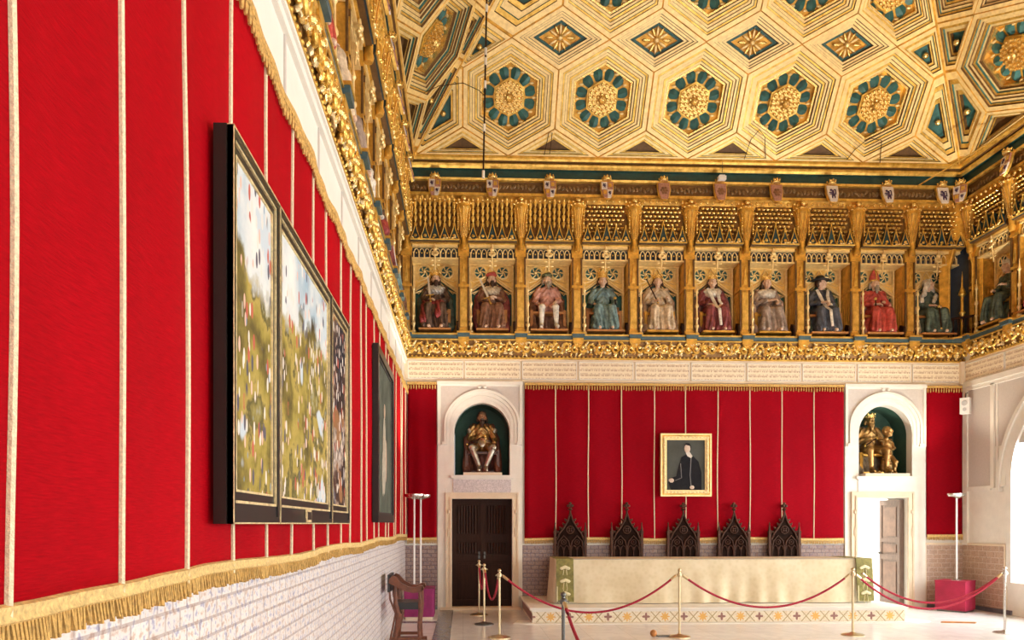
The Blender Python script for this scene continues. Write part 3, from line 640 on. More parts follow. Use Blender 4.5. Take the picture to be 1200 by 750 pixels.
k = 5.0
while k < YB - .1: leaf(XL + .055, k, 7.89 + r.uniform(-.03, .03), pi / 2); leaf(XR - .055, k, 7.89 + r.uniform(-.03, .03), pi / 2); k += .08
m.obj('leaf_band', mat('brown carved leaves', (.20, .12, .05), .5, .3, .4, 20), cn)

# ------------------------------------------------------------------ shields
def shield(label, loc, rz, kind, group):
    t = thing('heraldic_shield', label, 'shield', loc, rz, group); M = Matrix.Rotation(radians(-14), 4, 'X')
    o1 = [(-.11, .17), (-.11, .02), (-.095, -.08), (-.05, -.15), (0, -.185), (.05, -.15), (.095, -.08), (.11, .02), (.11, .17), (.05, .185), (0, .175), (-.05, .185)]
    m = MB(); m.prism([(x * 1.12, z * 1.1) for x, z in o1], -.01, .03, 0, M)
    cols = {'quarter': [(0, 1), (1, 2)], 'lion': [(1, 1), (1, 1)], 'rose': [(2, 2), (2, 2)]}[kind]
    for r_ in range(2):
        for c_ in range(2):
            x0, x1 = ((-.105, 0), (0, .105))[c_]; z1, z0 = ((.165, 0), (0, -.165))[r_]; k = 0 if r_ == 0 else .06
            pl = [(x0, z1), (x1, z1), (x1 * (1 if r_ == 0 else .6), z0), (x0 * (1 if r_ == 0 else .6), z0)]
            q = cols[r_][c_] if kind != 'quarter' else (1 if (r_ + c_) % 2 == 0 else 2); m.prism(pl, -.03, -.01, q, M)
    m.obj('shield_plate', [gold, shield_white, shield_pink], t)
    def beast(cx, cz, s):
        m = MB()
        for (x, z, rx, rzz) in ((0, .2, .16, .3), (.02, -.2, .2, .25), (-.22, .48, .18, .16), (-.30, .1, .26, .07), (-.25, -.1, .24, .06), (-.14, -.48, .1, .28), (.18, -.48, .1, .28), (.34, .12, .07, .4), (.26, .5, .16, .08), (.2, -.1, .2, .06)):
            m.ell((cx + x * s, -.034, cz + z * s), (rx * s, .014, rzz * s), 0, 7, 4, M)
        m.obj('charge', shield_dark, t)
    if kind == 'lion': beast(0, 0, .15)
    elif kind == 'quarter':
        beast(-.05, .085, .065); beast(.045, -.07, .055)
        for x, z in ((.052, .08), (-.045, -.07)):
            m = MB(); m.box(x - .03, x + .03, -.04, -.028, z - .03, z + .025, 0, M)
            for q in (-.02, 0, .02): m.box(x + q - .008, x + q + .008, -.04, -.028, z + .02, z + .05, 0, M)
            m.obj('charge', gold, t)
    else:
        m = MB(); m.ell((0, -.034, 0), (.04, .012, .05), 0, 8, 4, M)
        for a in (0, 1.05, 2.1, 3.14, 4.19, 5.24): m.ell((.05 * cos(a), -.034, .06 * sin(a)), (.028, .012, .028), 0, 6, 4, M)
        m.obj('charge', shield_brown, t)
    m = MB(); m.lathe([(.075, .185), (.085, .20), (.08, .225), (.06, .23)], (0, -.02, 0), 10, 0, M)
    for q in range(8): a = q * pi / 4; m.ell((.08 * cos(a), -.02 + .08 * sin(a), .25), (.016, .016, .025), 0, 6, 4, M)
    m.ell((0, -.02, .26), (.05, .05, .04), 0, 8, 4, M); m.obj('crown', gold_bright, t)
    return t
shield_white = mat('shield white', (.75, .70, .68), .4, .1, .15, 20); shield_pink = mat('shield faded rose', (.42, .22, .18), .45, .2, .4, 40); shield_dark = mat('shield violet black', (.06, .03, .09), .4); shield_brown = mat('shield brown', (.25, .12, .06), .5, .3)
kinds = ['quarter'] * 4 + ['rose'] * 3 + ['lion'] * 3
desc = {'quarter': 'painted quartered shield', 'rose': 'faded rose shield', 'lion': 'white shield with dark lion'}
protos = {}
for k in range(10):
    lb = '%s, %s from the left on the back cornice' % (desc[kinds[k]], ordn[k]); loc = (BC[k], YB - .17, 7.82)
    if kinds[k] in protos: dup(protos[kinds[k]], loc, 0, lb)
    else: protos[kinds[k]] = shield(lb, loc, 0, kinds[k], 'shields along the back cornice')
for k, yy in enumerate(LY[:5]):
    dup(protos['quarter'], (XL + .17, yy, 7.82), pi / 2, 'small painted shield on the left cornice, %s from the back corner' % ordn[k], 'shields along the left cornice')
for k in (5, 6, 7): dup(protos['quarter'], (XL + .17, LY[k], 7.82), pi / 2, 'small painted shield on the left cornice, %s from the back corner' % ordn[k], 'shields along the left cornice')
dup(protos['quarter'], (XR - .2, YB - .2, 7.85), -pi / 4, 'painted shield tucked in the right back corner of the cornice', 'shields along the right cornice')
dup(protos['quarter'], (XR - .17, 12.55, 7.85), -pi / 2, 'painted shield on the right cornice at the picture edge', 'shields along the right cornice')

# ------------------------------------------------------------------ ceiling: sloping coffered panels
PHI = radians(53); CP, SP = cos(PHI), sin(PHI); I0, Z0 = .2, 8.42
W, HH, SD = 1.675, 1.84, .92
PH = 3.7
def sl(side, u, s, h):
    i = I0 + s * CP; z = Z0 + s * SP + h * CP
    if side == 'b': return (u, YB - i + h * SP, z)
    if side == 'l': return (XL + i - h * SP, u, z)
    return (XR - i + h * SP, u, z)
RH = [(.985, 0, 4), (.90, 0, 1), (.892, .03, 2), (.855, .03, 0), (.847, .05, 3), (.80, .05, 1), (.79, .08, 2), (.745, .08, 1), (.735, .10, 2), (.69, .10, 0), (.68, .13, 3), (.64, .13, 1), (.625, .17, 2), (.585, .17, 5), (.575, .26, 5), (.0, .26, 4)]
RD = [(.985, 0, 4), (.84, 0, 1), (.825, .03, 2), (.76, .03, 1), (.745, .06, 2), (.66, .06, 1), (.64, .09, 2), (.56, .09, 1), (.54, .14, 2), (.44, .14, 3), (.42, .17, 0), (.0, .17, 4)]
def rings(m, side, cu, cs, outline, table):
    n = len(outline); prev = [sl(side, cu + x, cs + y, 0.012) for x, y in outline]; vs = list(prev); fs = []; mis = []
    for f, h, mi in table:
        cur = [sl(side, cu + x * max(f, .001), cs + y * max(f, .001), h) for x, y in outline]
        k = len(vs); vs += cur
        for j in range(n): fs.append((k - n + j, k - n + (j + 1) % n, k + (j + 1) % n, k + j)); mis.append(mi)
    b = len(m.v); m.v += vs; m.f += [tuple(i + b for i in f) for f in fs]; m.m += mis
hexo = [(W / 2, -SD / 2), (W / 2, SD / 2), (0, HH / 2), (-W / 2, SD / 2), (-W / 2, -SD / 2), (0, -HH / 2)]
dia = lambda w: [(w / 2, 0), (0, SD / 2), (-w / 2, 0), (0, -SD / 2)]
ceil = struct(link('ceiling', None)) if False else None
cm = MB()
cm.box(XL + I0 + PH * CP - .3, XR - I0 - PH * CP + .3, -4.5, YB - I0 - PH * CP + .3, Z0 + PH * SP + .0, Z0 + PH * SP + .12, 0)
ceiling = struct(cm.obj('ceiling', [gold_deep], smooth=0))
petal_me = None
def rosette_meshes():
    m = MB()
    for q in range(12):
        a = q * pi / 6 + pi / 12; hexr = .47 * .93 / max(cos(((a + pi / 6) % (pi / 3)) - pi / 6), .5)
        M = Matrix.Rotation(a, 4, 'Z'); r1 = min(hexr, .50)
        vs = []
        for j, (rr, w) in enumerate(((.29, .055), (.34, .074), (.40, .086), (r1 - .02, .080), (r1 + .02, .05))):
            vs += [M @ Vector((rr, -w, .0)), M @ Vector((rr, 0, -.045 + .012 * abs(j - 2))), M @ Vector((rr, w, .0))]
        m.add(vs, [(3 * j + e, 3 * j + e + 1, 3 * j + e + 4, 3 * j + e + 3) for j in range(4) for e in (0, 1)], 0)
        a2 = q * pi / 6; m.ell((.45 * cos(a2), .45 * sin(a2), -.02), (.045, .022, .03), 1, 6, 4, None)
    pet = m.mesh('petal_ring', [teal, gold_pale])
    m = MB(); hx = lambda r_: [(r_ * cos(pi / 6 + k * pi / 3), r_ * sin(pi / 6 + k * pi / 3)) for k in range(6)]
    m.prism(hx(.315), -.02, .01, 1, axis='z'); m.prism(hx(.28), -.05, -.02, 0, axis='z')
    for ring_, (rr, n, s) in enumerate(((.0, 1, .045), (.09, 7, .030), (.165, 13, .028), (.235, 19, .028))):
        for k in range(n): a = 2 * pi * k / n; m.ell((rr * cos(a), rr * sin(a), -.10 + ring_ * .012), (s, s, .035), 0, 7, 5)
    m.lathe([(.07, -.12), (.05, -.15), (.02, -.13)], (0, 0, 0), 10, 0)
    ros = m.mesh('rosette_boss', [gold_bright, gold])
    m = MB()
    for q in range(12): a = q * pi / 6; M = Matrix.Scale(1.0, 4) @ Matrix.Rotation(a, 4, 'Z'); m.ell((.13 * (1.35 if q % 6 == 0 else 1), 0, -.02), (.09, .022, .02), q % 2, 6, 4, M)
    m.ell((0, 0, -.03), .045, 1, 8, 5)
    dm = m.mesh('flower_boss', [gold_bright, gold_pale])
    return pet, ros, dm
PET, ROS, DM = rosette_meshes()
def slope_matrix(side, u, s, h):
    p = Vector(sl(side, u, s, h)); e1 = (Vector(sl(side, u + 1, s, h)) - p); e2 = (Vector(sl(side, u, s + 1, h)) - p); e3 = Vector(sl(side, u, s, h + 1)) - p
    Mx = Matrix((e1, e2, e3)).transposed().to_4x4(); Mx.translation = p; return Mx
def clip(poly, f):
    out = []
    for i, p in enumerate(poly):
        q = poly[(i + 1) % len(poly)]; a, b = f(p), f(q)
        if a >= 0: out.append(p)
        if (a > 1e-9 and b < -1e-9) or (a < -1e-9 and b > 1e-9): t = a / (a - b); out.append((p[0] + (q[0] - p[0]) * t, p[1] + (q[1] - p[1]) * t))
    return out
def parea(p): return abs(sum(p[i][0] * p[(i + 1) % len(p)][1] - p[(i + 1) % len(p)][0] * p[i][1] for i in range(len(p)))) / 2
RT = [(.96, 0, 4), (.80, 0, 1), (.78, .03, 2), (.68, .03, 0), (.66, .06, 3), (.52, .06, 1), (.50, .09, 2), (.40, .09, 0), (.38, .15, 2), (.0, .15, 3)]
def ceiling_panel(side, centres, w):
    m = MB(); bosses = []; hs = [(w / 2, -SD / 2), (w / 2, SD / 2), (0, HH / 2), (-w / 2, SD / 2), (-w / 2, -SD / 2), (0, -HH / 2)]; dm = [(w / 2, 0), (0, SD / 2), (-w / 2, 0), (0, -SD / 2)]
    if side == 'b': fs = [lambda p: p[0] - (XL + I0 + CP * p[1]), lambda p: (XR - I0 - CP * p[1]) - p[0]]
    else: fs = [lambda p: (YB - I0 - CP * p[1]) - p[0]]
    fs += [lambda p: p[1], lambda p: PH - p[1]]
    cells = []
    for cu in centres:
        for row in (0, 1): cells.append((cu, HH / 2 + row * HH, hs, RH, 'h'))
    for cu in sorted({round(c + e * w / 2, 4) for c in centres for e in (-1, 1)}):
        for q in (0, 1, 2): cells.append((cu, q * HH, dm, RD, 'd'))
    for cu, cs, ol, tb, kd in cells:
        po = [(cu + x, cs + y) for x, y in ol]; full = parea(po); pc_ = po
        for f_ in fs:
            pc_ = clip(pc_, f_)
            if len(pc_) < 3: break
        if len(pc_) < 3 or parea(pc_) < .03: continue
        if parea(pc_) > full * .995: rings(m, side, cu, cs, ol, tb); bosses.append((cu, cs, kd))
        else:
            gx = sum(p[0] for p in pc_) / len(pc_); gy = sum(p[1] for p in pc_) / len(pc_); big = kd == 'h' and parea(pc_) > full * .55
            rings(m, side, gx, gy, [(p[0] - gx, p[1] - gy) for p in pc_], RH if big else (RT if cs > 0 else RT[:-2] + [(.38, .15, 2), (.0, .15, 2)]))
            if big: bosses.append((gx, gy, 'h'))
            elif cs > 0: m.ell(sl(side, gx, gy, .10), .055, 5, 8, 6)
    o = link('coffered_panel', m.mesh('coffered_panel', [gold, gold_pale, bronze_dark, teal, gold_deep, gold_bright], 0), ceiling)
    for cu, cs, kd in bosses:
        if kd == 'h':
            pr = link('petal_ring', PET, o); pr.matrix_local = slope_matrix(side, cu, cs, .25)
            rb = link('rosette_boss', ROS, o); rb.matrix_local = slope_matrix(side, cu, cs, .22)
        else: fb = link('flower_boss', DM, o); fb.matrix_local = slope_matrix(side, cu, cs, .14)
    return o
ceiling_panel('b', [.83 + 1.675 * k for k in range(-1, 6)], 1.675)
ceiling_panel('l', [11.75 - 1.7 * k for k in range(-1, 5)], 1.70)
ceiling_panel('r', [11.75 - 1.7 * k for k in range(-1, 5)], 1.70)
m = MB()
for xs, sg in ((XL, 1), (XR, -1)):
    m.tube([(xs + sg * (I0 + s * CP), YB - (I0 + s * CP), Z0 + s * SP + .0) for s in (0, 1, 2, 3, PH)], .022, 6)
m.obj('arris_rib', gold_deep, ceiling)
# plain remainder of the slopes behind the camera
m = MB()
for side in 'lr':
    m.add([sl(side, -4.5, 0, .0), sl(side, 4.1, 0, .0), sl(side, 4.1, PH, .0), sl(side, -4.5, PH, .0), sl(side, -4.5, 0, .1), sl(side, 4.1, 0, .1), sl(side, 4.1, PH, .1), sl(side, -4.5, PH, .1)], [(0, 1, 2, 3), (4, 5, 6, 7), (0, 1, 5, 4), (2, 3, 7, 6)], 0)
m.obj('plain_slope', gold_deep, ceiling, smooth=0)

# ------------------------------------------------------------------ red wall hangings
def wave(u, z, s): return .010 * sin(u * 5.1 + s) * (1.2 - .1 * z) + .006 * sin(u * 13 + 1.3 * s + z * .7) + .012 * noise.noise(Vector((u * 1.1, z * .7, s)))
def hanging(name_label, P, u0, u1, ztop, zbot, cords, material, seed, fold=0., flen=.10, tfl=.11):
    """P(u, d, z) -> point, d = distance in front of the wall"""
    t = thing('wall_hanging', name_label, 'hanging', (0, 0, 0))
    L = abs(u1 - u0); nu = max(8, int(L / (.06 if fold else .10))); nz = 24; m = MB(); vs = []
    def dd(u, z): return .035 + wave(u, z, seed) + fold * (1 + sin(u * 21 + .3 * sin(z * 2))) * .5 * (.35 + .65 * (ztop - z) / (ztop - zbot))
    for j in range(nz + 1):
        z = zbot + (ztop - zbot) * j / nz
        for i in range(nu + 1): u = u0 + (u1 - u0) * i / nu; vs.append(P(u, dd(u, z), z + (.012 * sin(u * 2.1 + seed) if j == 0 else 0)))
    m.add(vs, [(j * (nu + 1) + i, j * (nu + 1) + i + 1, (j + 1) * (nu + 1) + i + 1, (j + 1) * (nu + 1) + i) for j in range(nz) for i in range(nu)])
    o = m.obj('cloth', material, t, smooth=180)
    md = o.modifiers.new('thick', 'SOLIDIFY'); md.thickness = .006; md.offset = 0
    for c in cords:
        m = MB(); zz = [zbot + (ztop - zbot) * j / 12 for j in range(13)]
        m.tube([P(c + .006 * sin(z * 2.3 + c * 5), dd(c, z) + .008, z) for z in zz], .0105, 6); m.obj('seam_cord', cord, t)
    ns = max(6, int(L / .1))
    # bottom braid and fringe
    for (nm, z0, z1, th, mt) in (('bottom_braid', zbot - .005, zbot + .05, .012, gold_thread),):
        m = MB(); vs = []
        for i in range(ns * 2 + 1):
            u = u0 + (u1 - u0) * i / (ns * 2); q = .012 * sin(u * 2.1 + seed); d = dd(u, zbot)
            vs += [P(u, d + .004, z1 + q), P(u, d + .020, z1 + q - .006), P(u, d + .016, (z0 + z1) / 2 + q), P(u, d + .022, z0 + .012 + q), P(u, d + .004, z0 + q)]
        m.add(vs, [(5 * i + e, 5 * i + 5 + e, 5 * i + 6 + e, 5 * i + 1 + e) for i in range(ns * 2) for e in range(4)]); m.obj(nm, mt, t)
    m = MB(); r = random.Random(seed); u = min(u0, u1)
    st = .016
    while u < max(u0, u1):
        q = .012 * sin(u * 2.1 + seed); d = dd(u, zbot); l = flen * r.uniform(.75, 1.05) * .62
        a = r.uniform(-.004, .004); w = st * .62
        m.add([P(u, d + .014, zbot + .004 + q), P(u + w, d + .014, zbot + .004 + q), P(u + w + a, d + .02 + a, zbot - l + q), P(u + a, d + .02 + a, zbot - l + q), P(u + w / 2, d + .0, zbot + .004 + q), P(u + w / 2 + a, d + .004, zbot - l + q)], [(0, 1, 2, 3), (1, 4, 5, 2), (4, 0, 3, 5), (3, 2, 5)]); u += st
    m.obj('bottom_fringe', gold_fringe, t, smooth=0)
    # top braid with hanging tassels
    m = MB(); vs = []
    for i in range(ns + 1):
        u = u0 + (u1 - u0) * i / ns; d = dd(u, ztop)
        vs += [P(u, .0, ztop + .01), P(u, d + .03, ztop + .01), P(u, d + .03, ztop - .035), P(u, d, ztop - .04)]
    m.add(vs, [(4 * i + e, 4 * i + 4 + e, 4 * i + 5 + e, 4 * i + 1 + e) for i in range(ns) for e in range(3)]); m.obj('top_braid', gold_fringe, t, smooth=0)
    m = MB(); u = min(u0, u1) + .02
    while u < max(u0, u1):
        d = dd(u, ztop) + .025; l = tfl * r.uniform(.8, 1.05)
        c = P(u, d, ztop - .035); e_ = P(u, d, ztop - .035 - l * .85); m.tube([c, ((c[0] + e_[0]) / 2, (c[1] + e_[1]) / 2, (c[2] + e_[2]) / 2), e_], [.006, .015, .009], 5, 0); u += .05
    m.obj('top_tassels', gold_fringe, t)
    return t
PB = lambda u, d, z: (u, YB - d, z)
PL = lambda u, d, z: (XL + d, u, z)
hanging('wide crimson wall hanging with gold cords covering the left wall', PL, -2.5, 13.84, 4.14, 1.375, [-.6, 0, .6, 1.17, 1.775, 2.322, 2.858, 3.435, 4.03, 4.63, 5.233, 5.826, 6.44, 7.03, 7.62, 8.2, 8.8, 9.4, 10.0, 10.6, 11.2, 11.8, 12.4, 13.0, 13.5], red, 1)
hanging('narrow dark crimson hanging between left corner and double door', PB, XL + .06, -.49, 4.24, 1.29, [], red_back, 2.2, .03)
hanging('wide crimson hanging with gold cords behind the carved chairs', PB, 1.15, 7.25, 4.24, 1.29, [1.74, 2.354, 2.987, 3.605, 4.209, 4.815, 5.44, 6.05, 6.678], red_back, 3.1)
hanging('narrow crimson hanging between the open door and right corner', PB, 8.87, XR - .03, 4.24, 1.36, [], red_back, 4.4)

# ------------------------------------------------------------------ paintings
def frame_band(m, y0, y1, z0, z1, w, x0, x1, mi=0):
    M = Matrix(((0, 1, 0, 0), (1, 0, 0, 0), (0, 0, 1, 0), (0, 0, 0, 1)))
    m.band([(y0, z0), (y1, z0), (y1, z1), (y0, z1)], [(y0 + w, z0 + w), (y1 - w, z0 + w), (y1 - w, z1 - w), (y0 + w, z1 - w)], x0, x1, mi, True, M)
t = thing('triptych_painting', 'large black-framed three-panel landscape painting hanging on the left wall', 'painting', (XL + .05, 3.14, 1.6))
def loc_obj(m, nm, mt, sm=0):
    m.v = [(x - (XL + .05), y - 3.14, z - 1.6) for x, y, z in m.v]; return m.obj(nm, mt, t, smooth=sm)
m = MB(); m.box(XL + .055, XL + .11, 3.14, 6.36, 1.6, 3.28); loc_obj(m, 'backing', black)
secs = [(3.15, 3.94, 0), (3.95, 5.50, 1), (5.51, 6.35, 2)]
for a, b, k in secs:
    m = MB(); frame_band(m, a, b, 1.60, 3.28, .035, XL + .10, XL + .135); frame_band(m, a + .035, b - .035, 1.69, 3.245, .012, XL + .10, XL + .128, 1); frame_band(m, a + .047, b - .047, 1.702, 3.233, .04, XL + .10, XL + .118, 0); frame_band(m, a + .085, b - .085, 1.74, 3.195, .01, XL + .10, XL + .122, 1)
    m.box(XL + .10, XL + .125, a + .03, b - .03, 1.63, 1.70); m.box(XL + .11, XL + .138, a, b, 1.60, 1.607, 1); m.box(XL + .11, XL + .138, a, b, 3.275, 3.283, 1); m.box(XL + .11, XL + .138, a, a + .008, 1.6, 3.28, 1)
    fo = loc_obj(m, 'panel_frame', [black, gold_cream])
    m = MB(); m.box(XL + .10, XL + .112, a + .09, b - .09, 1.745, 3.19); loc_obj(m, 'painted_panel', mat_landscape('painted landscape %d' % k, 2.3 + k * 3.7, k == 2))
m = MB(); m.box(XL + .13, XL + .14, 4.60, 4.74, 1.61, 1.69, 0); m.box(XL + .138, XL + .143, 4.62, 4.72, 1.625, 1.675, 1); loc_obj(m, 'crest_plate', [gold_cream, black])
t = thing('framed_painting', 'tall dark framed painting hanging on the left wall near the corner', 'painting', (XL + .05, 8.58, 1.62))
m = MB(); frame_band(m, 0, 1.95, 0, 2.07, .10, .005, .075); frame_band(m, .10, 1.85, .10, 1.97, .025, .005, .055, 1); m.box(0.0, .03, .02, 1.93, .02, 2.05); m.obj('frame', [black, iron], t, smooth=0)
m = MB(); m.box(.03, .04, .12, 1.83, .12, 1.95, 0); m.obj('canvas', mat('grey green dark canvas', (.09, .10, .08), .8, 0, .4, 3, spec=.1), t, smooth=0)
m = MB(); m.ell((.042, .95, .85), (.008, .17, .50), 0, 12, 8); m.ell((.042, .97, 1.42), (.008, .07, .10), 1, 10, 6); m.ell((.043, 1.15, .8), (.008, .05, .28), 1, 8, 5); m.ell((.043, .8, .62), (.007, .12, .3), 0, 8, 5); m.obj('painted_figure', [mat('pale painted robe', (.42, .38, .30), .5, 0, .35, 12), mat('painted flesh', (.50, .36, .26), .5)], t)
# portrait over the chairs
t = thing('framed_portrait', 'gold-framed portrait of a person in black, centred on red hanging', 'painting', (4.186, YB - .10, 2.118))
m = MB()
for (o_, i_, d0, mi) in ((0, .03, -.045, 0), (.03, .055, -.025, 1), (.055, .095, -.05, 2), (.095, .12, -.02, 0)):
    hw, ht = .483, 1.18
    m.band([(-hw + o_, o_), (hw - o_, o_), (hw - o_, ht - o_), (-hw + o_, ht - o_)], [(-hw + i_, i_), (hw - i_, i_), (hw - i_, ht - i_), (-hw + i_, ht - i_)], d0, .03, mi, True)
for k in range(13):
    for z in (.075, 1.105): m.ell((-.42 + k * .07, -.05, z), (.025, .012, .016), 0, 6, 4)
for k in range(16):
    for x in (-.408, .408): m.ell((x, -.05, .08 + k * .068), (.016, .012, .025), 0, 6, 4)
m.obj('gilt_frame', [gold_pale, gold_deep, gold_cream], t)
m = MB(); m.box(-.38, .38, -.005, .02, .10, 1.08); m.obj('canvas', mat('slate grey canvas', (.07, .075, .068), .8, 0, .2, 3, spec=.1), t, smooth=0)
m = MB()
m.prism([(-.28, .12), (.30, .12), (.30, .45), (.24, .66), (.12, .78), (.03, .80), (-.08, .74), (-.14, .55), (-.18, .38), (-.30, .34), (-.33, .26)], -.011, -.005, 0)
m.prism([(.0, .82), (.07, .84), (.13, .76), (.10, .72), (.03, .76)], -.013, -.01, 2)
m.ell((.03, -.009, .90), (.058, .008, .085), 1, 12, 8); m.prism([(-.03, .95), (.0, 1.0), (.07, 1.0), (.10, .94), (.10, .88), (.08, .95), (.0, .97)], -.019, -.015, 0)
m.ell((-.27, -.009, .30), (.055, .006, .045), 1, 8, 5); m.ell((.12, -.009, .17), (.05, .006, .04), 1, 8, 5); m.tube([(.10, -.012, .72), (.08, -.012, .4), (.1, -.012, .2)], .008, 5, 3, flat=.4); m.tube([(-.1, -.012, .62), (-.08, -.012, .35), (-.2, -.012, .3)], .007, 5, 3, flat=.4)
m.obj('painted_sitter', [mat('painted black coat', (.014, .014, .018), .8, spec=.1), mat('painted pale face', (.60, .47, .38), .5), mat('painted white collar', (.6, .56, .5), .5), mat('painted grey trim', (.13, .12, .12), .5)], t)

# ------------------------------------------------------------------ figures
_m = MB(); _m.ell((0, 0, 0), 1, 0, 12, 8)
UV = np.array(_m.v); UF = _m.f
def blob(prims, voxel, smooth_it=4, foldfn=None, sc=1.0):
    V = []
    for p in prims:
        if p[0] == 'e':
            c, r = p[1], p[2]; q = UV * np.array(r)
            if len(p) > 3: q = q @ np.array(p[3].to_3x3()).T
            V.append(q + np.array(tuple(c)))
        else:
            _, a, b, ra, rb = p; a = np.array(tuple(a)); b = np.array(tuple(b)); L = float(np.linalg.norm(b - a)); n = min(12, max(2, int(L / (min(ra, rb) * .6 + .004)) + 1))
            for i in range(n + 1): t_ = i / n; V.append(UV * (ra + (rb - ra) * t_) + a + (b - a) * t_)
    nv = len(UV); vs = np.concatenate(V); fs = [tuple(k * nv + x for x in f) for k in range(len(V)) for f in UF]
    me0 = bpy.data.meshes.new('tmp'); me0.from_pydata(vs.tolist(), [], fs)
    o = bpy.data.objects.new('tmp', me0); COL.objects.link(o)
    md = o.modifiers.new('r', 'REMESH'); md.mode = 'VOXEL'; md.voxel_size = voxel; md.use_smooth_shade = True
    if smooth_it: sm = o.modifiers.new('s', 'SMOOTH'); sm.factor = .5; sm.iterations = smooth_it
    me = bake(o); bpy.data.objects.remove(o); bpy.data.meshes.remove(me0)
    if foldfn:
        n = len(me.vertices); co = np.empty(n * 3, 'f'); no = np.empty(n * 3, 'f'); me.vertices.foreach_get('co', co); me.vertex_normals.foreach_get('vector', no)
        co = co.reshape(-1, 3); no = no.reshape(-1, 3)
        d = np.array([foldfn(Vector(c), Vector(q)) for c, q in zip(co.tolist(), no.tolist())], 'f'); me.vertices.foreach_set('co', (co + no * d[:, None]).ravel())
    me.transform(Matrix.Scale(sc, 4))
    me.materials.clear(); me.polygons.foreach_set('use_smooth', [True] * len(me.polygons)); me.update()
    return me
def put(me, nm, mt, t):
    me.name = nm; me.materials.clear(); me.materials.append(mt); return link(nm, me, t)
def hand(p, d, up, side=1):
    """palm and five curled fingers; p wrist, d direction, up = back of the hand"""
    p = Vector(p); d = Vector(d).normalized(); up = Vector(up).normalized(); s = d.cross(up).normalized(); up = s.cross(d)
    out = [('c', p, p + d * .07, .022, .030)]
    for k, L in enumerate((.065, .08, .075, .055)):
        b = p + d * .085 + s * (k - 1.5) * .019
        k1 = b + d * L * .5 - up * .006; k2 = k1 + d * L * .3 - up * L * .45
        out += [('c', p + d * .05 + s * (k - 1.5) * .012, b, .011, .010), ('c', b, k1, .0095, .009), ('c', k1, k2, .009, .0075)]
    th = p + d * .03 - s * .03 * side; out += [('c', p + d * .02, th, .014, .012), ('c', th, th + d * .05 - s * .012 * side - up * .02, .011, .009)]
    return out
HK = 1.17
def hs(pr): return [(p[0], p[1], tuple(x * HK for x in p[2])) + tuple(p[3:]) if p[0] == 'e' else (p[0], p[1], p[2], p[3] * HK, p[4] * HK) for p in pr]
def head(c, turn=0, tilt=0):
    M = Matrix.Translation(c) @ Matrix.Rotation(turn, 4, 'Z') @ Matrix.Rotation(tilt, 4, 'X') @ Matrix.Scale(HK, 4); e = lambda q, r: ('e', M @ Vector(q), tuple(x * HK for x in r), Matrix.Rotation(turn, 4, 'Z'))
    return [e((0, .01, .01), (.074, .094, .10)), e((0, -.02, -.055), (.052, .062, .055)), e((0, -.092, -.012), (.013, .022, .028)), e((0, -.096, -.024), (.017, .015, .012)),
            e((-.028, -.076, .012), (.016, .010, .009)), e((.028, -.076, .012), (.016, .010, .009)), e((0, -.078, .032), (.052, .016, .011)), e((0, -.082, -.050), (.024, .011, .007)), e((0, -.082, -.062), (.020, .011, .007)), e((0, -.07, -.09), (.022, .02, .016)),
            e((-.076, .01, -.01), (.010, .018, .028)), e((.076, .01, -.01), (.010, .018, .028)), e((-.035, -.05, -.03), (.03, .03, .03)), e((.035, -.05, -.03), (.03, .03, .03))], M
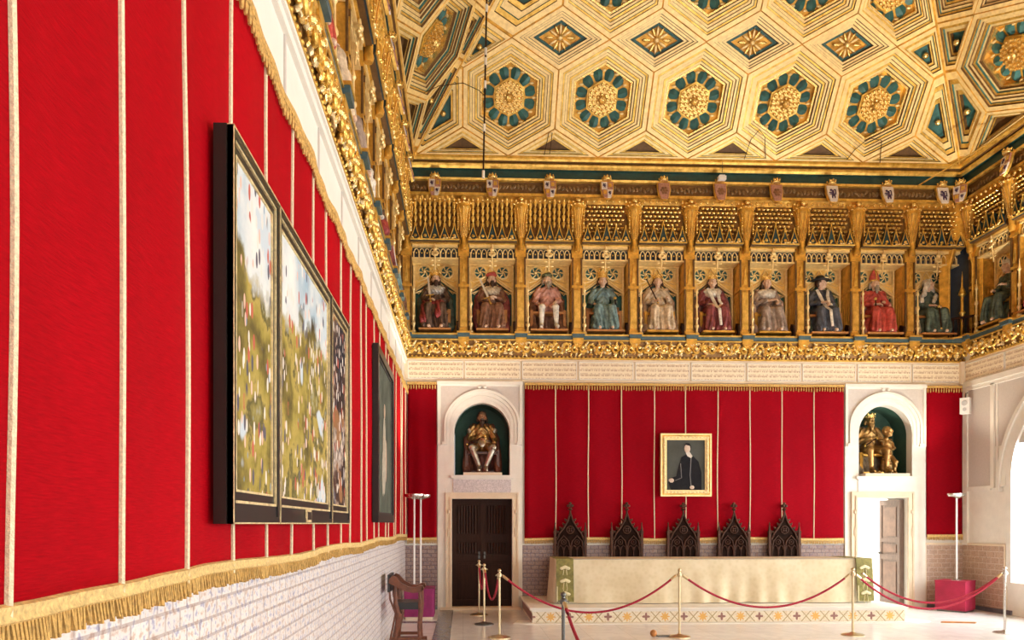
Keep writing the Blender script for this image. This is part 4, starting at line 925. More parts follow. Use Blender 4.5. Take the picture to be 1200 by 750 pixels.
def figure(t, C, sc=.81, pose='robe', hands=((-.10, -.20, .70), (.10, -.20, .66)), turn=0, hat='crown', beard=1, hair='short', items=(), knees=.15, feet=.12, seed=0, cloak=True, cape=False, kz=.52):
    """seated figure facing -Y; C = dict of materials"""
    hd, HM = head((0, .03, 1.215), turn)
    body = list(hd) + [('c', (0, .05, 1.10), (0, .08, 1.0), .052, .06), ('e', (0, .09, .93), (.175, .105, .16)), ('e', (0, .10, .74), (.135, .10, .16)), ('e', (0, .11, .56), (.17, .13, .12))]
    el = []
    for s_, hp in ((-1, hands[0]), (1, hands[1])):
        sh = Vector((s_ * .185, .09, 1.0)); hp = Vector(hp); mid = (sh + hp) / 2; e_ = Vector((s_ * .285, .06, .735)); e_ = e_ + (mid - e_) * .12; el.append((sh, e_, hp))
        w = hp - (hp - e_).normalized() * .0
        body += [('c', sh, e_, .055, .042), ('c', e_, w, .04, .026)] + hand(w, (hp - e_), (0, -.3, 1), -s_)
        kn = Vector((s_ * knees, -.33, kz)); an = Vector((s_ * feet, -.33, .09))
        body += [('c', (s_ * .09, .08, .54), kn, .085, .062), ('c', kn, an, .058, .036), ('c', an, (s_ * (feet + .02), -.47, .045), .04, .034), ('e', (s_ * (feet + .003), -.36, .04), (.045, .07, .04))]
    put(blob(body, .0095, 2, None, sc), 'body', C.get('body', skin), t)
    # robe
    ro = [('e', (0, .09, .93), (.205, .135, .17)), ('e', (0, .09, .74), (.165, .14, .18)), ('e', (0, .10, .58), (.21, .17, .13)), ('c', (-.16, .09, .995), (.16, .09, .995), .075, .075)]
    for s_, (sh, e_, hp) in zip((-1, 1), el):
        ro += [('c', sh, e_, .082, .070), ('c', e_, e_.lerp(hp, .72), .066, .052)]
    if pose == 'robe':
        for s_ in (-1, 1):
            kn = Vector((s_ * knees, -.33, kz)); ro += [('c', (s_ * .1, .05, .56), kn, .125, .095), ('c', kn, (s_ * (knees + .03), -.36, .10), .095, .115), ('c', (s_ * .12, .0, .5), (s_ * .2, -.1, .08), .12, .12)]
        ro += [('c', (0, -.22, .50), (0, -.27, .10), .10, .12), ('e', (0, -.1, .12), (.25, .2, .12))]
    else:
        ro += [('c', (-.1, .03, .56), (-knees * .8, -.18, kz + .01), .12, .10), ('c', (.1, .03, .56), (knees * .8, -.18, kz + .01), .12, .10)]
    def fold(co, n):
        if co.z < .62 and pose == 'robe': k = min(1, (.62 - co.z) * 2.2); return k * .018 * sin(co.x * 62 + 3 * sin(co.z * 5 + seed) + co.y * 20 + seed) * (.4 + abs(n.y))
        return .008 * sin(co.z * 48 + abs(co.x) * 60 + seed)
    put(blob(ro, .014, 3, fold, sc), 'robe', C['robe'], t)
    if pose != 'robe':
        lg = []
        for s_ in (-1, 1):
            kn = Vector((s_ * knees, -.33, kz)); an = Vector((s_ * feet, -.33, .12)); lg += [('c', (s_ * .09, .04, .54), kn, .095, .072), ('c', kn, kn.lerp(an, .35), .066, .066), ('c', kn.lerp(an, .35), an, .066, .044), ('e', kn, (.075, .075, .07)), ('c', an, (s_ * (feet + .02), -.49, .05), .048, .036)]
        put(blob(lg, .012, 2, None, sc), 'hose', C['hose'], t)
    if cloak:
        ck = [('c', (-.19, .12, 1.01), (.19, .12, 1.01), .085, .085)]
        for s_ in (-1, 1):
            ck += [('c', (s_ * .20, .12, .99), (s_ * .31, .10, .76), .075, .08), ('c', (s_ * .31, .10, .76), (s_ * .33, .02, .42), .085, .085), ('c', (s_ * .33, .02, .42), (s_ * .32, -.10, .08), .08, .10)]
        ck += [('e', (0, .16, .7), (.27, .05, .36)), ('e', (0, .14, .25), (.32, .08, .24))]
        if C.get('lap'): ck += []
        put(blob(ck, .016, 3, lambda co, n: .02 * sin(co.x * 45 + co.z * 9 + seed * 2) * .6, sc), 'cloak', C['cloak'], t)
    if C.get('lap'):
        lp = [('c', (-.24, -.05, .64), (.12, -.30, .58), .07, .085), ('c', (.10, -.30, .58), (.06, -.42, .30), .085, .07), ('c', (-.22, -.20, .58), (-.24, -.42, .2), .085, .09)]
        put(blob(lp, .014, 3, lambda co, n: .012 * sin(co.x * 70 + co.z * 20), sc), 'lap_cloth', C['lap'], t)
    if cape:
        cp = [('e', (0, .08, 1.0), (.235, .165, .085)), ('e', (0, .06, .94), (.20, .17, .10))]
        put(blob(cp, .013, 2, lambda co, n: .006 * sin(co.x * 90 + co.z * 70), sc), 'collar', C['collar'], t)
    S = Matrix.Scale(sc, 4)
    HS = S @ HM
    if beard:
        put(blob(hs([('e', HM @ Vector((0, -.068, -.085)), (.05, .035, .045)), ('c', HM @ Vector((0, -.075, -.10)), HM @ Vector((0, -.07, -.19)), .042, .014), ('e', HM @ Vector((0, -.09, -.042)), (.035, .012, .010))]), .010, 1, lambda co, n: .004 * sin(co.x * 160 + co.z * 60), sc), 'beard', C.get('hair', hairm), t)
    if hair:
        hp_ = [('e', HM @ Vector((0, .032, .03)), (.084, .088, .098))]
        z1 = -.06 if hair == 'short' else -.20
        for s_ in (-1, 1): hp_.append(('c', HM @ Vector((s_ * .07, .03, .02)), HM @ Vector((s_ * .085, .035, z1)), .030, .028))
        put(blob(hs(hp_), .011, 1, lambda co, n: .004 * sin(co.x * 120 + co.z * 90), sc), 'hair', C.get('hair', hairm), t)
    m = MB()
    if hat in ('crown', 'tallcrown'):
        h = .055 if hat == 'crown' else .13
        m.lathe([(.086, .055), (.094, .06), (.096, .06 + h), (.088, .06 + h), (.084, .06)], (0, .02, 0), 16, 0, HS)
        for k in range(8): a = k * pi / 4; m.ell((.094 * cos(a), .02 + .094 * sin(a), .075 + h), (.018, .012, .026), 0, 6, 4, HS); m.ell((.098 * cos(a + .39), .02 + .098 * sin(a + .39), .075), .010, 0, 5, 4, HS)
        if hat == 'tallcrown': m.ell((0, .02, .21), (.07, .07, .05), 0, 10, 6, HS)
        m.obj('crown', gold_bright, t)
    elif hat == 'cap': m.ell((0, .02, .095), (.105, .11, .055), 0, 12, 6, HS); m.ell((.03, .03, .135), (.06, .07, .03), 0, 10, 5, HS); m.obj('cap', C['hat'], t)
    elif hat == 'brim':
        m.lathe([(.05, .062), (.17, .058), (.185, .068), (.17, .078), (.09, .085), (.088, .13), (.06, .16), (.0, .165)], (0, .02, 0), 16, 0, HS); m.obj('hat', C['hat'], t)
    elif hat == 'mitre':
        m.lathe([(.09, .05), (.097, .07), (.10, .13), (.075, .21), (.03, .28), (.008, .30)], (0, .02, 0), 12, 0, HS, .75)
        m.tube([(0, -.065, .06), (0, -.05, .2), (0, .0, .29)], .012, 5, 1, HS); m.lathe([(.095, .05), (.103, .06), (.10, .085)], (0, .02, 0), 14, 1, HS, .78); m.obj('mitre', [C['hat'], gold_bright], t)
    elif hat == 'veil':
        put(blob([('e', HM @ Vector((0, .04, .035)), (.105, .10, .11)), ('c', HM @ Vector((-.09, .0, .02)), HM @ Vector((-.17, .0, -.22)), .05, .055), ('c', HM @ Vector((.09, .0, .02)), HM @ Vector((.13, -.04, -.24)), .045, .055), ('c', HM @ Vector((-.06, -.04, .08)), HM @ Vector((-.11, -.06, -.06)), .035, .03), ('c', (.14, -.02, .95), (.02, -.14, .78), .055, .04), ('c', (-.17, 0, .95), (-.2, -.05, .8), .05, .05)], .012, 2, lambda co, n: .006 * sin(co.x * 70 + co.z * 30), sc), 'veil', C['hat'], t)
    for it in items:
        m = MB(); k = it[0]
        if k == 'sword':
            a, b = Vector(it[1]), Vector(it[2]); d = (b - a).normalized(); M = S @ Matrix.Translation(a) @ Vector((0, 0, 1)).rotation_difference(d).to_matrix().to_4x4(); L = (b - a).length
            m.prism([(-.022, .13), (.022, .13), (.018, L * .92), (0, L), (-.018, L * .92)], -.006, .006, 0, M); m.tube([(0, 0, -.02), (0, 0, .13)], .014, 6, 1, M); m.tube([(-.09, 0, .13), (.09, 0, .13)], .012, 6, 1, M); m.ell((0, 0, -.03), .026, 1, 7, 5, M); m.obj('sword', [C.get('blade', sword_m), gold], t)
        elif k == 'sceptre':
            a, b = Vector(it[1]), Vector(it[2]); m.tube([a, b], .014, 7, 0, S); m.ell(b, .035, 1, 8, 5, S); m.ell(a, .022, 1, 7, 5, S); m.obj('sceptre', [C.get('rod', wood_dark), gold], t)
        elif k == 'scarf':
            m.tube([(-.14, -.07, 1.05), (-.09, -.10, .92), (-.02, -.13, .75), (.0, -.26, .60), (.02, -.42, .50), (.03, -.46, .25), (.04, -.47, .12)], [.032, .04, .04, .035, .035, .032, .03], 8, 0, S, .5); m.tube([(.12, -.05, 1.05), (.09, -.10, .9), (.11, -.14, .74), (.13, -.22, .66)], [.03, .04, .035, .03], 8, 0, S, .5); m.obj('scarf', C['scarf'], t)
        elif k == 'book': m.box(-.05, .05, -.33, -.29, .60, .74, 0, S); m.obj('book', C['book'], t)
def throne(t, mt, sc=.81, h=.46, w=.30, back=0):
    m = MB()
    m.box(-w, w, -.16, .22, h - .05, h); m.box(-w, w, -.13, .20, 0.0, .06)
    for s_ in (-1, 1):
        m.box(s_ * w - .03, s_ * w + .03, -.16, -.10, 0, h + .03); m.box(s_ * w - .03, s_ * w + .03, .18, .24, 0, h + .2)
        m.box(s_ * w - .012, s_ * w + .012, -.1, .24, .1, h - .05)
    m.box(-w, w, .20, .22, .06, h + .18 + back); m.box(-w - .04, w + .04, -.46, .22, -.04, .0)
    m.v = [tuple(c * sc for c in v) for v in m.v]; m.obj('throne', mt, t, smooth=0)
sword_m = mat('silvered blade', (.72, .68, .60), .35, .3, .1)
f = fabric
dk = f('dark brown robe', (.05, .03, .022), (.12, .065, .04)); grn = f('bottle green robe', (.035, .06, .05), (.10, .14, .11)); mar = f('maroon robe', (.15, .025, .035), (.24, .06, .06)); crm = f('cream robe', (.50, .38, .25), (.66, .55, .40))
rd = f('statue red', (.36, .035, .03), (.50, .08, .06)); pk = f('faded pink', (.50, .22, .18), (.62, .36, .30)); blu = f('blue green robe', (.06, .13, .15), (.20, .30, .30)); wht = f('statue white', (.62, .56, .47), (.72, .66, .58)); nav = f('navy robe', (.03, .04, .06), (.09, .10, .13)); gry = f('greyish brown gown', (.22, .16, .13), (.36, .28, .23)); brn = f('brown mantle', (.13, .055, .03), (.25, .12, .07))
m_armor2 = mat('silvered breastplate', (.60, .58, .54), .35, .35, .2, 12)
SPEC = [
    dict(C=dict(robe=dk, cloak=grn, collar=m_armor2, lap=f('deep red lap', (.25, .03, .03)), hair=hairm), cape=True, items=[('sword', (-.10, -.25, .66), (-.16, -.14, 1.22))], hat='crown', hair='long', turn=.1),
    dict(C=dict(robe=brn, cloak=mar, hat=rd, collar=crm, hair=hairm), items=[('sword', (-.04, -.28, .62), (-.27, -.16, 1.20))], hat='cap', cape=True, hands=((-.06, -.22, .72), (.06, -.2, .76)), hair='long', turn=.15),
    dict(C=dict(robe=pk, cloak=brn, hose=wht, lap=None, hat=f('green hat', (.12, .14, .07)), collar=wht, hair=hair_grey), pose='hose', hat='cap', cape=False, hands=((-.2, -.15, .62), (.16, -.2, .66)), feet=.16, turn=.2),
    dict(C=dict(robe=blu, cloak=rd, hair=hairm), hat='tallcrown', hands=((-.2, -.1, .66), (.2, -.12, .62)), items=[('sceptre', (.26, -.22, .2), (.24, -.16, .78))], beard=0, cloak=False, hair='short'),
    dict(C=dict(robe=crm, cloak=f('tan mantle', (.36, .22, .13), (.52, .37, .25)), hair=hairm), hat='crown', items=[('sceptre', (-.06, -.26, .66), (-.30, -.12, 1.26))], hands=((-.10, -.22, .72), (.18, -.18, .78)), turn=-.15, beard=0),
    dict(C=dict(robe=mar, cloak=f('plum cloak', (.18, .06, .07), (.30, .14, .13)), collar=wht, hair=hairm), hat='crown', cape=True, beard=0, hair='long', hands=((-.12, -.18, .66), (.12, -.2, .64)), turn=-.1, items=[('scarf',)], ),
    dict(C=dict(robe=gry, cloak=f('pale pink mantle', (.52, .36, .30), (.66, .52, .44)), collar=wht, hair=hairm), hat='crown', cape=True, beard=0, hair='long', hands=((.02, -.2, .76), (.16, -.2, .70)), turn=.05),
    dict(C=dict(robe=nav, cloak=grn, hat=f('black felt', (.015, .015, .018)), scarf=wht, hair=hairm), hat='brim', items=[('scarf',)], hands=((-.05, -.22, .72), (.08, -.22, .68)), turn=.9, beard=0),
    dict(C=dict(robe=rd, cloak=pk, hat=rd, hair=hair_grey), hat='mitre', hands=((-.08, -.2, .70), (.10, -.2, .74)), turn=.1, hair='short', items=[('sceptre', (-.16, -.36, .15), (-.10, -.2, .82))]),
    dict(C=dict(robe=grn, cloak=crm, hat=wht, hair=hairm), hat='veil', hair=None, beard=0, hands=((-.06, -.22, .68), (.12, -.22, .66)), turn=.6, items=[('sceptre', (.02, -.45, .1), (.02, -.36, .62))]),
]
SPEC[5]['C']['scarf'] = wht
ZS = ZF + .11
statues = []
lab = ['seated bearded king statue in silver breastplate and dark robe, leftmost in gallery', 'seated king statue in red cap and maroon mantle holding a slanting pale sword', 'seated king statue in pink doublet, white hose and green hat',
       'seated beardless king statue in tall gold crown and blue green robe', 'seated crowned statue in cream robe holding a dark slanting sceptre', 'seated crowned queen statue in maroon gown with white collar and scarf',
       'seated crowned queen statue in pale pink mantle over grey brown gown', 'seated statue in wide black hat, navy robe and white scarf', 'seated bearded statue in red robe and red and gold mitre', 'seated queen statue in white veil and bottle green robe']
thr = [wood_seat, wood_seat, wood_seat, wood_seat, gold_deep, gold_deep, gold_deep, wood_seat, wood_seat, wood_seat]
for k in range(10):
    t = thing('seated_statue', lab[k], 'statue', (BC[k] + .0, YB + .25, ZS), 0, 'seated royal statues on the back wall')
    S_ = dict(SPEC[k]); C_ = S_.pop('C'); figure(t, C_, seed=k * 1.7, **S_); throne(t, thr[k], w=.36 if k in (2, 3, 7, 8, 9) else .30)
    t.scale = (1.08, .95, 1.04); statues.append(t)
t = dup(statues[4], (XR + .25, RY[0], ZS), -pi / 2, 'seated statue in white cap and pink mantle on the right wall by the corner', 'seated royal statues on the right wall')
def recolor(root, mp, drop=()):
    for c in list(root.children):
        n_ = c.name.split('.')[0]
        if n_ in drop: bpy.data.objects.remove(c); continue
        if n_ in mp: c.data = c.data.copy(); c.data.materials.clear(); c.data.materials.append(mp[n_])
recolor(t, {'robe': grn, 'cloak': pk, 'crown': wht, 'hair': wht}, ('sceptre',))
t = dup(statues[8], (XR + .25, RY[1], ZS), -pi / 2, 'seated red-robed statue on the right wall at the picture edge', 'seated royal statues on the right wall')
for k, (j, d) in enumerate(((1, 'first'), (3, 'second'), (5, 'third'), (0, 'fourth'), (2, 'fifth'), (6, 'sixth'), (4, 'seventh'), (8, 'eighth'))):
    dup(statues[j], (XL - .25, LY[k], ZS), pi / 2, 'seated royal statue in the left wall gallery, %s from the back corner' % d, 'seated royal statues on the left wall')
# the two statues above the doors
skin_tan = mat('tanned statue skin', (.42, .22, .11), .45, .1, .15, 10)
t = thing('seated_knight_statue', 'seated bearded knight statue in armour with baton, in niche over dark double door', 'statue', (N1 + .01, YB + .34, 2.56), 0, 'statues in the door niches')
figure(t, dict(robe=m_bronze, hose=m_armor, body=skin_tan, hair=hairm, cloak=f('knight red cloak', (.16, .05, .03))), sc=.90, pose='hose', hands=((-.05, -.24, .72), (.24, -.16, .62)), hat='cap' if 0 else None, hair='short', knees=.22, feet=.06, items=[('sceptre', (-.32, -.30, .60), (.05, -.24, .78))], seed=3, cloak=True)
throne(t, wood_red, .90, w=.33)
m = MB(); S = Matrix.Scale(.90, 4)
for s_ in (-1, 1):
    for q in range(4): m.lathe([(.070 - q * .004, 0), (.076 - q * .004, .02), (.070 - q * .004, .04)], (0, 0, .03 * q), 10, 0, S @ Matrix.Translation((s_ * .225, .075, .86)) @ Matrix.Rotation(s_ * .5, 4, 'Y'))
    m.ell((s_ * .22, -.35, .53), (.075, .06, .075), 0, 9, 6, S)
m.lathe([(.19, 0), (.21, -.06), (.23, -.12), (.22, -.15)], (0, .08, .72), 16, 0, S, .8)
m.obj('armour_plates', m_armor, t)
m = MB(); m.box(-.36, .36, -.46, .12, -.05, -.0); m.obj('plinth', stone_warm, t, smooth=0)
t = thing('seated_knight_statue', 'seated gilt bronze king statue with small figure at his knee, over open door', 'statue', (N2 - .09, YB + .30, 2.56), 0, 'statues in the door niches')
CB = dict(robe=m_bronze, hose=m_bronze, body=m_bronze, hair=m_bronze, cloak=f('weathered bronze cloak', (.20, .15, .10), (.30, .24, .16)))
figure(t, CB, sc=.87, pose='hose', hands=((-.02, -.24, .80), (.2, -.2, .72)), hat='crown', hair='short', knees=.19, feet=.17, items=[('sceptre', (-.30, -.30, .62), (.0, -.26, .80))], seed=5)
throne(t, gold_deep, .87, w=.30)
hd, HM = head((.25, -.22, .95), .6)
pb = hd + [('c', (.25, -.2, .87), (.26, -.16, .8), .04, .05), ('e', (.28, -.14, .68), (.115, .09, .14)), ('c', (.28, -.13, .6), (.30, -.12, .42), .11, .12), ('c', (.22, -.16, .76), (.12, -.26, .66), .045, .035), ('c', (.12, -.26, .66), (.08, -.32, .70), .032, .025), ('c', (.36, -.14, .76), (.40, -.22, .58), .045, .038), ('c', (.40, -.22, .58), (.32, -.32, .54), .034, .026), ('c', (.24, -.14, .4), (.20, -.34, .30), .075, .055), ('c', (.20, -.34, .30), (.24, -.28, .05), .05, .035), ('c', (.34, -.14, .4), (.38, -.32, .26), .075, .055), ('c', (.38, -.32, .26), (.38, -.26, .05), .05, .035), ('c', (.24, -.28, .05), (.24, -.36, .03), .03, .025), ('c', (.38, -.26, .05), (.38, -.34, .03), .03, .025), ('e', (.31, -.1, .2), (.15, .08, .2))] + hand((.08, -.32, .70), (-.6, -.5, .3), (0, 0, 1)) + hand((.32, -.32, .54), (-.8, -.4, -.1), (0, 0, 1), -1)
put(blob(pb, .010, 2, lambda co, n: .004 * sin(co.z * 60 + co.x * 40), .87), 'small_figure', m_bronze, t)
m = MB(); m.box(-.36, .50, -.46, .12, -.05, 0); m.obj('plinth', stone_warm, t, smooth=0)

# ------------------------------------------------------------------ doors
def leaf_door(t, w, h, mt, ribs=True):
    m = MB(); m.box(0, w, 0, .05, 0, h); o = m.obj('leaf_panel', mt, t, smooth=0)
    m = MB()
    for a, b in ((0, .07), (w - .07, w)): m.box(a, b, -.02, 0, 0, h)
    for a, b in ((0, .12), (.88, .98), (1.25, 1.33), (h - .09, h)): m.box(.07, w - .07, -.02, 0, a, b)
    m.obj('rails', mt, o, smooth=0)
    m = MB()
    for z0, z1 in ((.16, .84), (1.02, 1.21), (1.37, h - .13)):
        n = 7 if ribs and z0 > .9 else 1
        if n > 1:
            for k in range(n): x = .10 + (w - .20) * (k + .5) / n; m.tube([(x, -.004, z0), (x, -.004, z1)], (w - .2) / n * .42, 8)
        else: m.box(.11, w - .11, -.016, 0, z0, z1); m.box(.14, w - .14, -.026, -.016, z0 + .03, z1 - .03)
    m.obj('raised_panels', mt, o)
t = struct(link('door_1', None)) if False else None
d1 = bpy.data.objects.new('door_1', None); COL.objects.link(d1); d1.location = (D1[0], YB + .14, .045); d1['kind'] = 'structure'
for k in range(2):
    w = (D1[1] - D1[0]) / 2 - .002; lf = bpy.data.objects.new('door_leaf', None); COL.objects.link(lf); lf.parent = d1; lf.location = (k * (w + .008), 0, 0)
    m = MB(); m.box(0, w, 0, .05, 0, 2.02)
    for a, b in ((0, .07), (w - .07, w)): m.box(a, b, -.02, 0, 0, 2.02)
    for a, b in ((0, .12), (.86, .96), (1.24, 1.33), (1.93, 2.02)): m.box(.07, w - .07, -.02, 0, a, b)
    for z0, z1 in ((.16, .82), (1.0, 1.2), (1.37, 1.90)):
        if z0 > .9:
            for j in range(7): x = .10 + (w - .20) * (j + .5) / 7; m.tube([(x, -.004, z0), (x, -.004, z1)], (w - .2) / 7 * .42, 8)
        else: m.box(.11, w - .11, -.016, 0, z0, z1); m.box(.14, w - .14, -.026, -.016, z0 + .03, z1 - .03)
    lf2 = m.obj('leaf', wood_dark, lf)
    bpy.data.objects.remove(lf); lf2.parent = d1; lf2.location = (k * (w + .004), 0, 0)
    m = MB(); x = w - .05 if k == 0 else .05
    m.ell((x, -.05, .98), (.022, .022, .022), 0, 10, 6); m.tube([(x, -.02, .98), (x, -.05, .98)], .008, 6); m.box(x - .018, x + .018, -.026, -.018, .90, 1.03); m.obj('handle', iron, lf2)
m = MB(); m.box(.54, .59, -.035, .0, 0, 2.02); m.box(.0, 1.13, .052, .06, -.04, 2.03); m.obj('door_stop', wood_dark, d1, smooth=0)
d2 = bpy.data.objects.new('door_2', None); COL.objects.link(d2); d2.location = (D2[1] - .05, YB + .06, .02); d2.rotation_euler.z = radians(-62); d2['kind'] = 'structure'
m = MB(); w = .66
d2.rotation_euler.z = radians(91)
m.box(0, w, -.03, .03, 0, 2.05)
for sy in (-1, 1):
    for a, b in ((0, .07), (w - .07, w)): m.box(a, b, min(sy * .03, sy * .045), max(sy * .03, sy * .045), 0, 2.05)
    for a, b in ((0, .12), (.88, .98), (1.22, 1.30), (1.95, 2.05)): m.box(.07, w - .07, min(sy * .03, sy * .045), max(sy * .03, sy * .045), a, b)
    for z0, z1 in ((.16, .84), (1.02, 1.18), (1.34, 1.91)): m.box(.12, w - .12, min(sy * .03, sy * .042), max(sy * .03, sy * .042), z0, z1, 1)
lf = m.obj('leaf', [wood_grey, mat('brown door panel', (.20, .12, .085), .45, 0, .25, 8)], d2, smooth=0)
m = MB(); m.ell((w - .05, .08, 1.0), .025); m.tube([(w - .05, .03, 1.0), (w - .05, .08, 1.0)], .008); m.obj('handle', iron, lf)

# ------------------------------------------------------------------ dais, table, cloth, chairs
t = thing('dais', 'long low dais with cream floral tiled riser under the table', 'platform', (1.1, 11.88, 0))
m = MB(); m.box(0, 6.15, .0, 1.99, .185, .214); m.box(-.03, 6.18, -.03, 1.98, .215, .25); m.obj('top_slab', stone, t, smooth=0)
m = MB(); m.box(0.01, 6.14, .01, 1.98, .0, .184); m.obj('tiled_riser', dais_m, t, smooth=0)
m = MB(); m.prism([(-.30, -.06), (-.1, -.16), (6.25, -.16), (6.55, -.02), (6.45, .2), (6.16, .3), (6.16, 0), (-.01, 0), (-.01, .3), (-.2, .3)], 0, .012, axis='z'); m.obj('plinth_strip', stone, t, smooth=0)
TX0, TX1, TY0, TY1, TZ = 1.56, 7.0, 12.49, 13.28, .25
t = thing('banquet_table', 'long wooden table on the dais beneath the cream cloth', 'table', (TX0, TY0, TZ))
m = MB(); m.box(.03, TX1 - TX0 - .03, .03, TY1 - TY0 - .03, .70, .745); m.obj('tabletop', wood_dark, t, smooth=0)
for x in (.15, 2.6, TX1 - TX0 - .2):
    for y in (.1, .65): m = MB(); m.box(x, x + .07, y, y + .07, 0, .70); m.obj('leg', wood_dark, t, smooth=0)
# cloth: swept profile, hanging on four sides with soft folds
t = thing('tablecloth', 'cream damask cloth hanging to the dais over the long table', 'tablecloth', (0, 0, 0))
m = MB(); per = []
def fo(u): return .8 * (.012 * sin(u * 2.3) + .008 * sin(u * 6.1 + 1) + .005 * sin(u * 19) * (1 + sin(u * 1.7)))
def perim(off, zf):
    pts = []
    n = 150
    for k in range(n + 1): x = TX0 + (TX1 - TX0) * k / n; pts.append((x, TY0 - off * (.35 + fo(x) * 30 * zf)))
    for k in range(1, 21): y = TY0 + (TY1 - TY0) * k / 20; pts.append((TX1 + off * (.5 + fo(y * 3) * 12), y))
    for k in range(1, n + 1): x = TX1 - (TX1 - TX0) * k / n; pts.append((x, TY1 + off * .3))
    for k in range(1, 20): y = TY1 - (TY1 - TY0) * k / 20; pts.append((TX0 - off * (.5 + fo(y * 3) * 12), y))
    return pts
rows = []
for j in range(11): q = j / 10; rows.append([(x, y, TZ + .755 - (.745) * q) for x, y in perim(.015 + .11 * q, q)])
n = len(rows[0]); vs = [v for r_ in rows for v in r_]
m.add(vs, [(j * n + i, j * n + (i + 1) % n, (j + 1) * n + (i + 1) % n, (j + 1) * n + i) for j in range(10) for i in range(n)])
m.box(TX0 - .006, TX1 + .006, TY0 - .005, TY1 + .005, TZ + .747, TZ + .757)
m.obj('cloth', cloth_m, t, smooth=60)
m = MB(); m.tube([(x, TY0 - .012, TZ + .752) for x in (TX0, TX1)], .007, 5, 0); m.obj('edge_cord', mat('grey cloth edge', (.42, .38, .32), .8), t)
def runner(label, x0, x1):
    t = thing('brocade_runner', label, 'runner', (0, 0, 0), 0, 'brocade runners at the ends of the table')
    m = MB(); Y = lambda q: TY0 - .03 - .075 * q
    for j in range(8):
        a, b = j / 8, (j + 1) / 8
        m.box(x0, x1, Y(b) - .016, Y(a) - .01, TZ + .76 - .72 * b, TZ + .76 - .72 * a)
    m.box(x0, x1, TY0 - .04, TY1 + .01, TZ + .757, TZ + .764); m.obj('brocade', olive_cloth, t, smooth=0)
    m = MB()
    for q in (.22, .52, .82):
        z = TZ + .76 - .72 * q; cx = (x0 + x1) / 2; y = Y(q) - .03
        for s_ in (-2, -1, 0, 1, 2): m.ell((cx + s_ * .028, y, z + .012 * (2 - abs(s_))), (.034, .01, .028), 0, 8, 4)
        m.tube([(cx - .02, y, z - .02), (cx - .035, y, z - .12), (cx - .02, y, z - .2)], .006, 5, 0); m.tube([(cx + .02, y, z - .02), (cx + .035, y, z - .12), (cx + .02, y, z - .2)], .006, 5, 0)
    m.box(x0, x0 + .015, Y(1) - .02, Y(1) - .016, TZ + .04, TZ + .3)
    m.obj('shell_motifs', brass_orn, t)
runner('olive brocade runner with pale shells, hanging over the left end of the table', 1.57, 1.86)
runner('olive brocade runner with pale shells, hanging over the right end of the table', 6.72, 7.0)

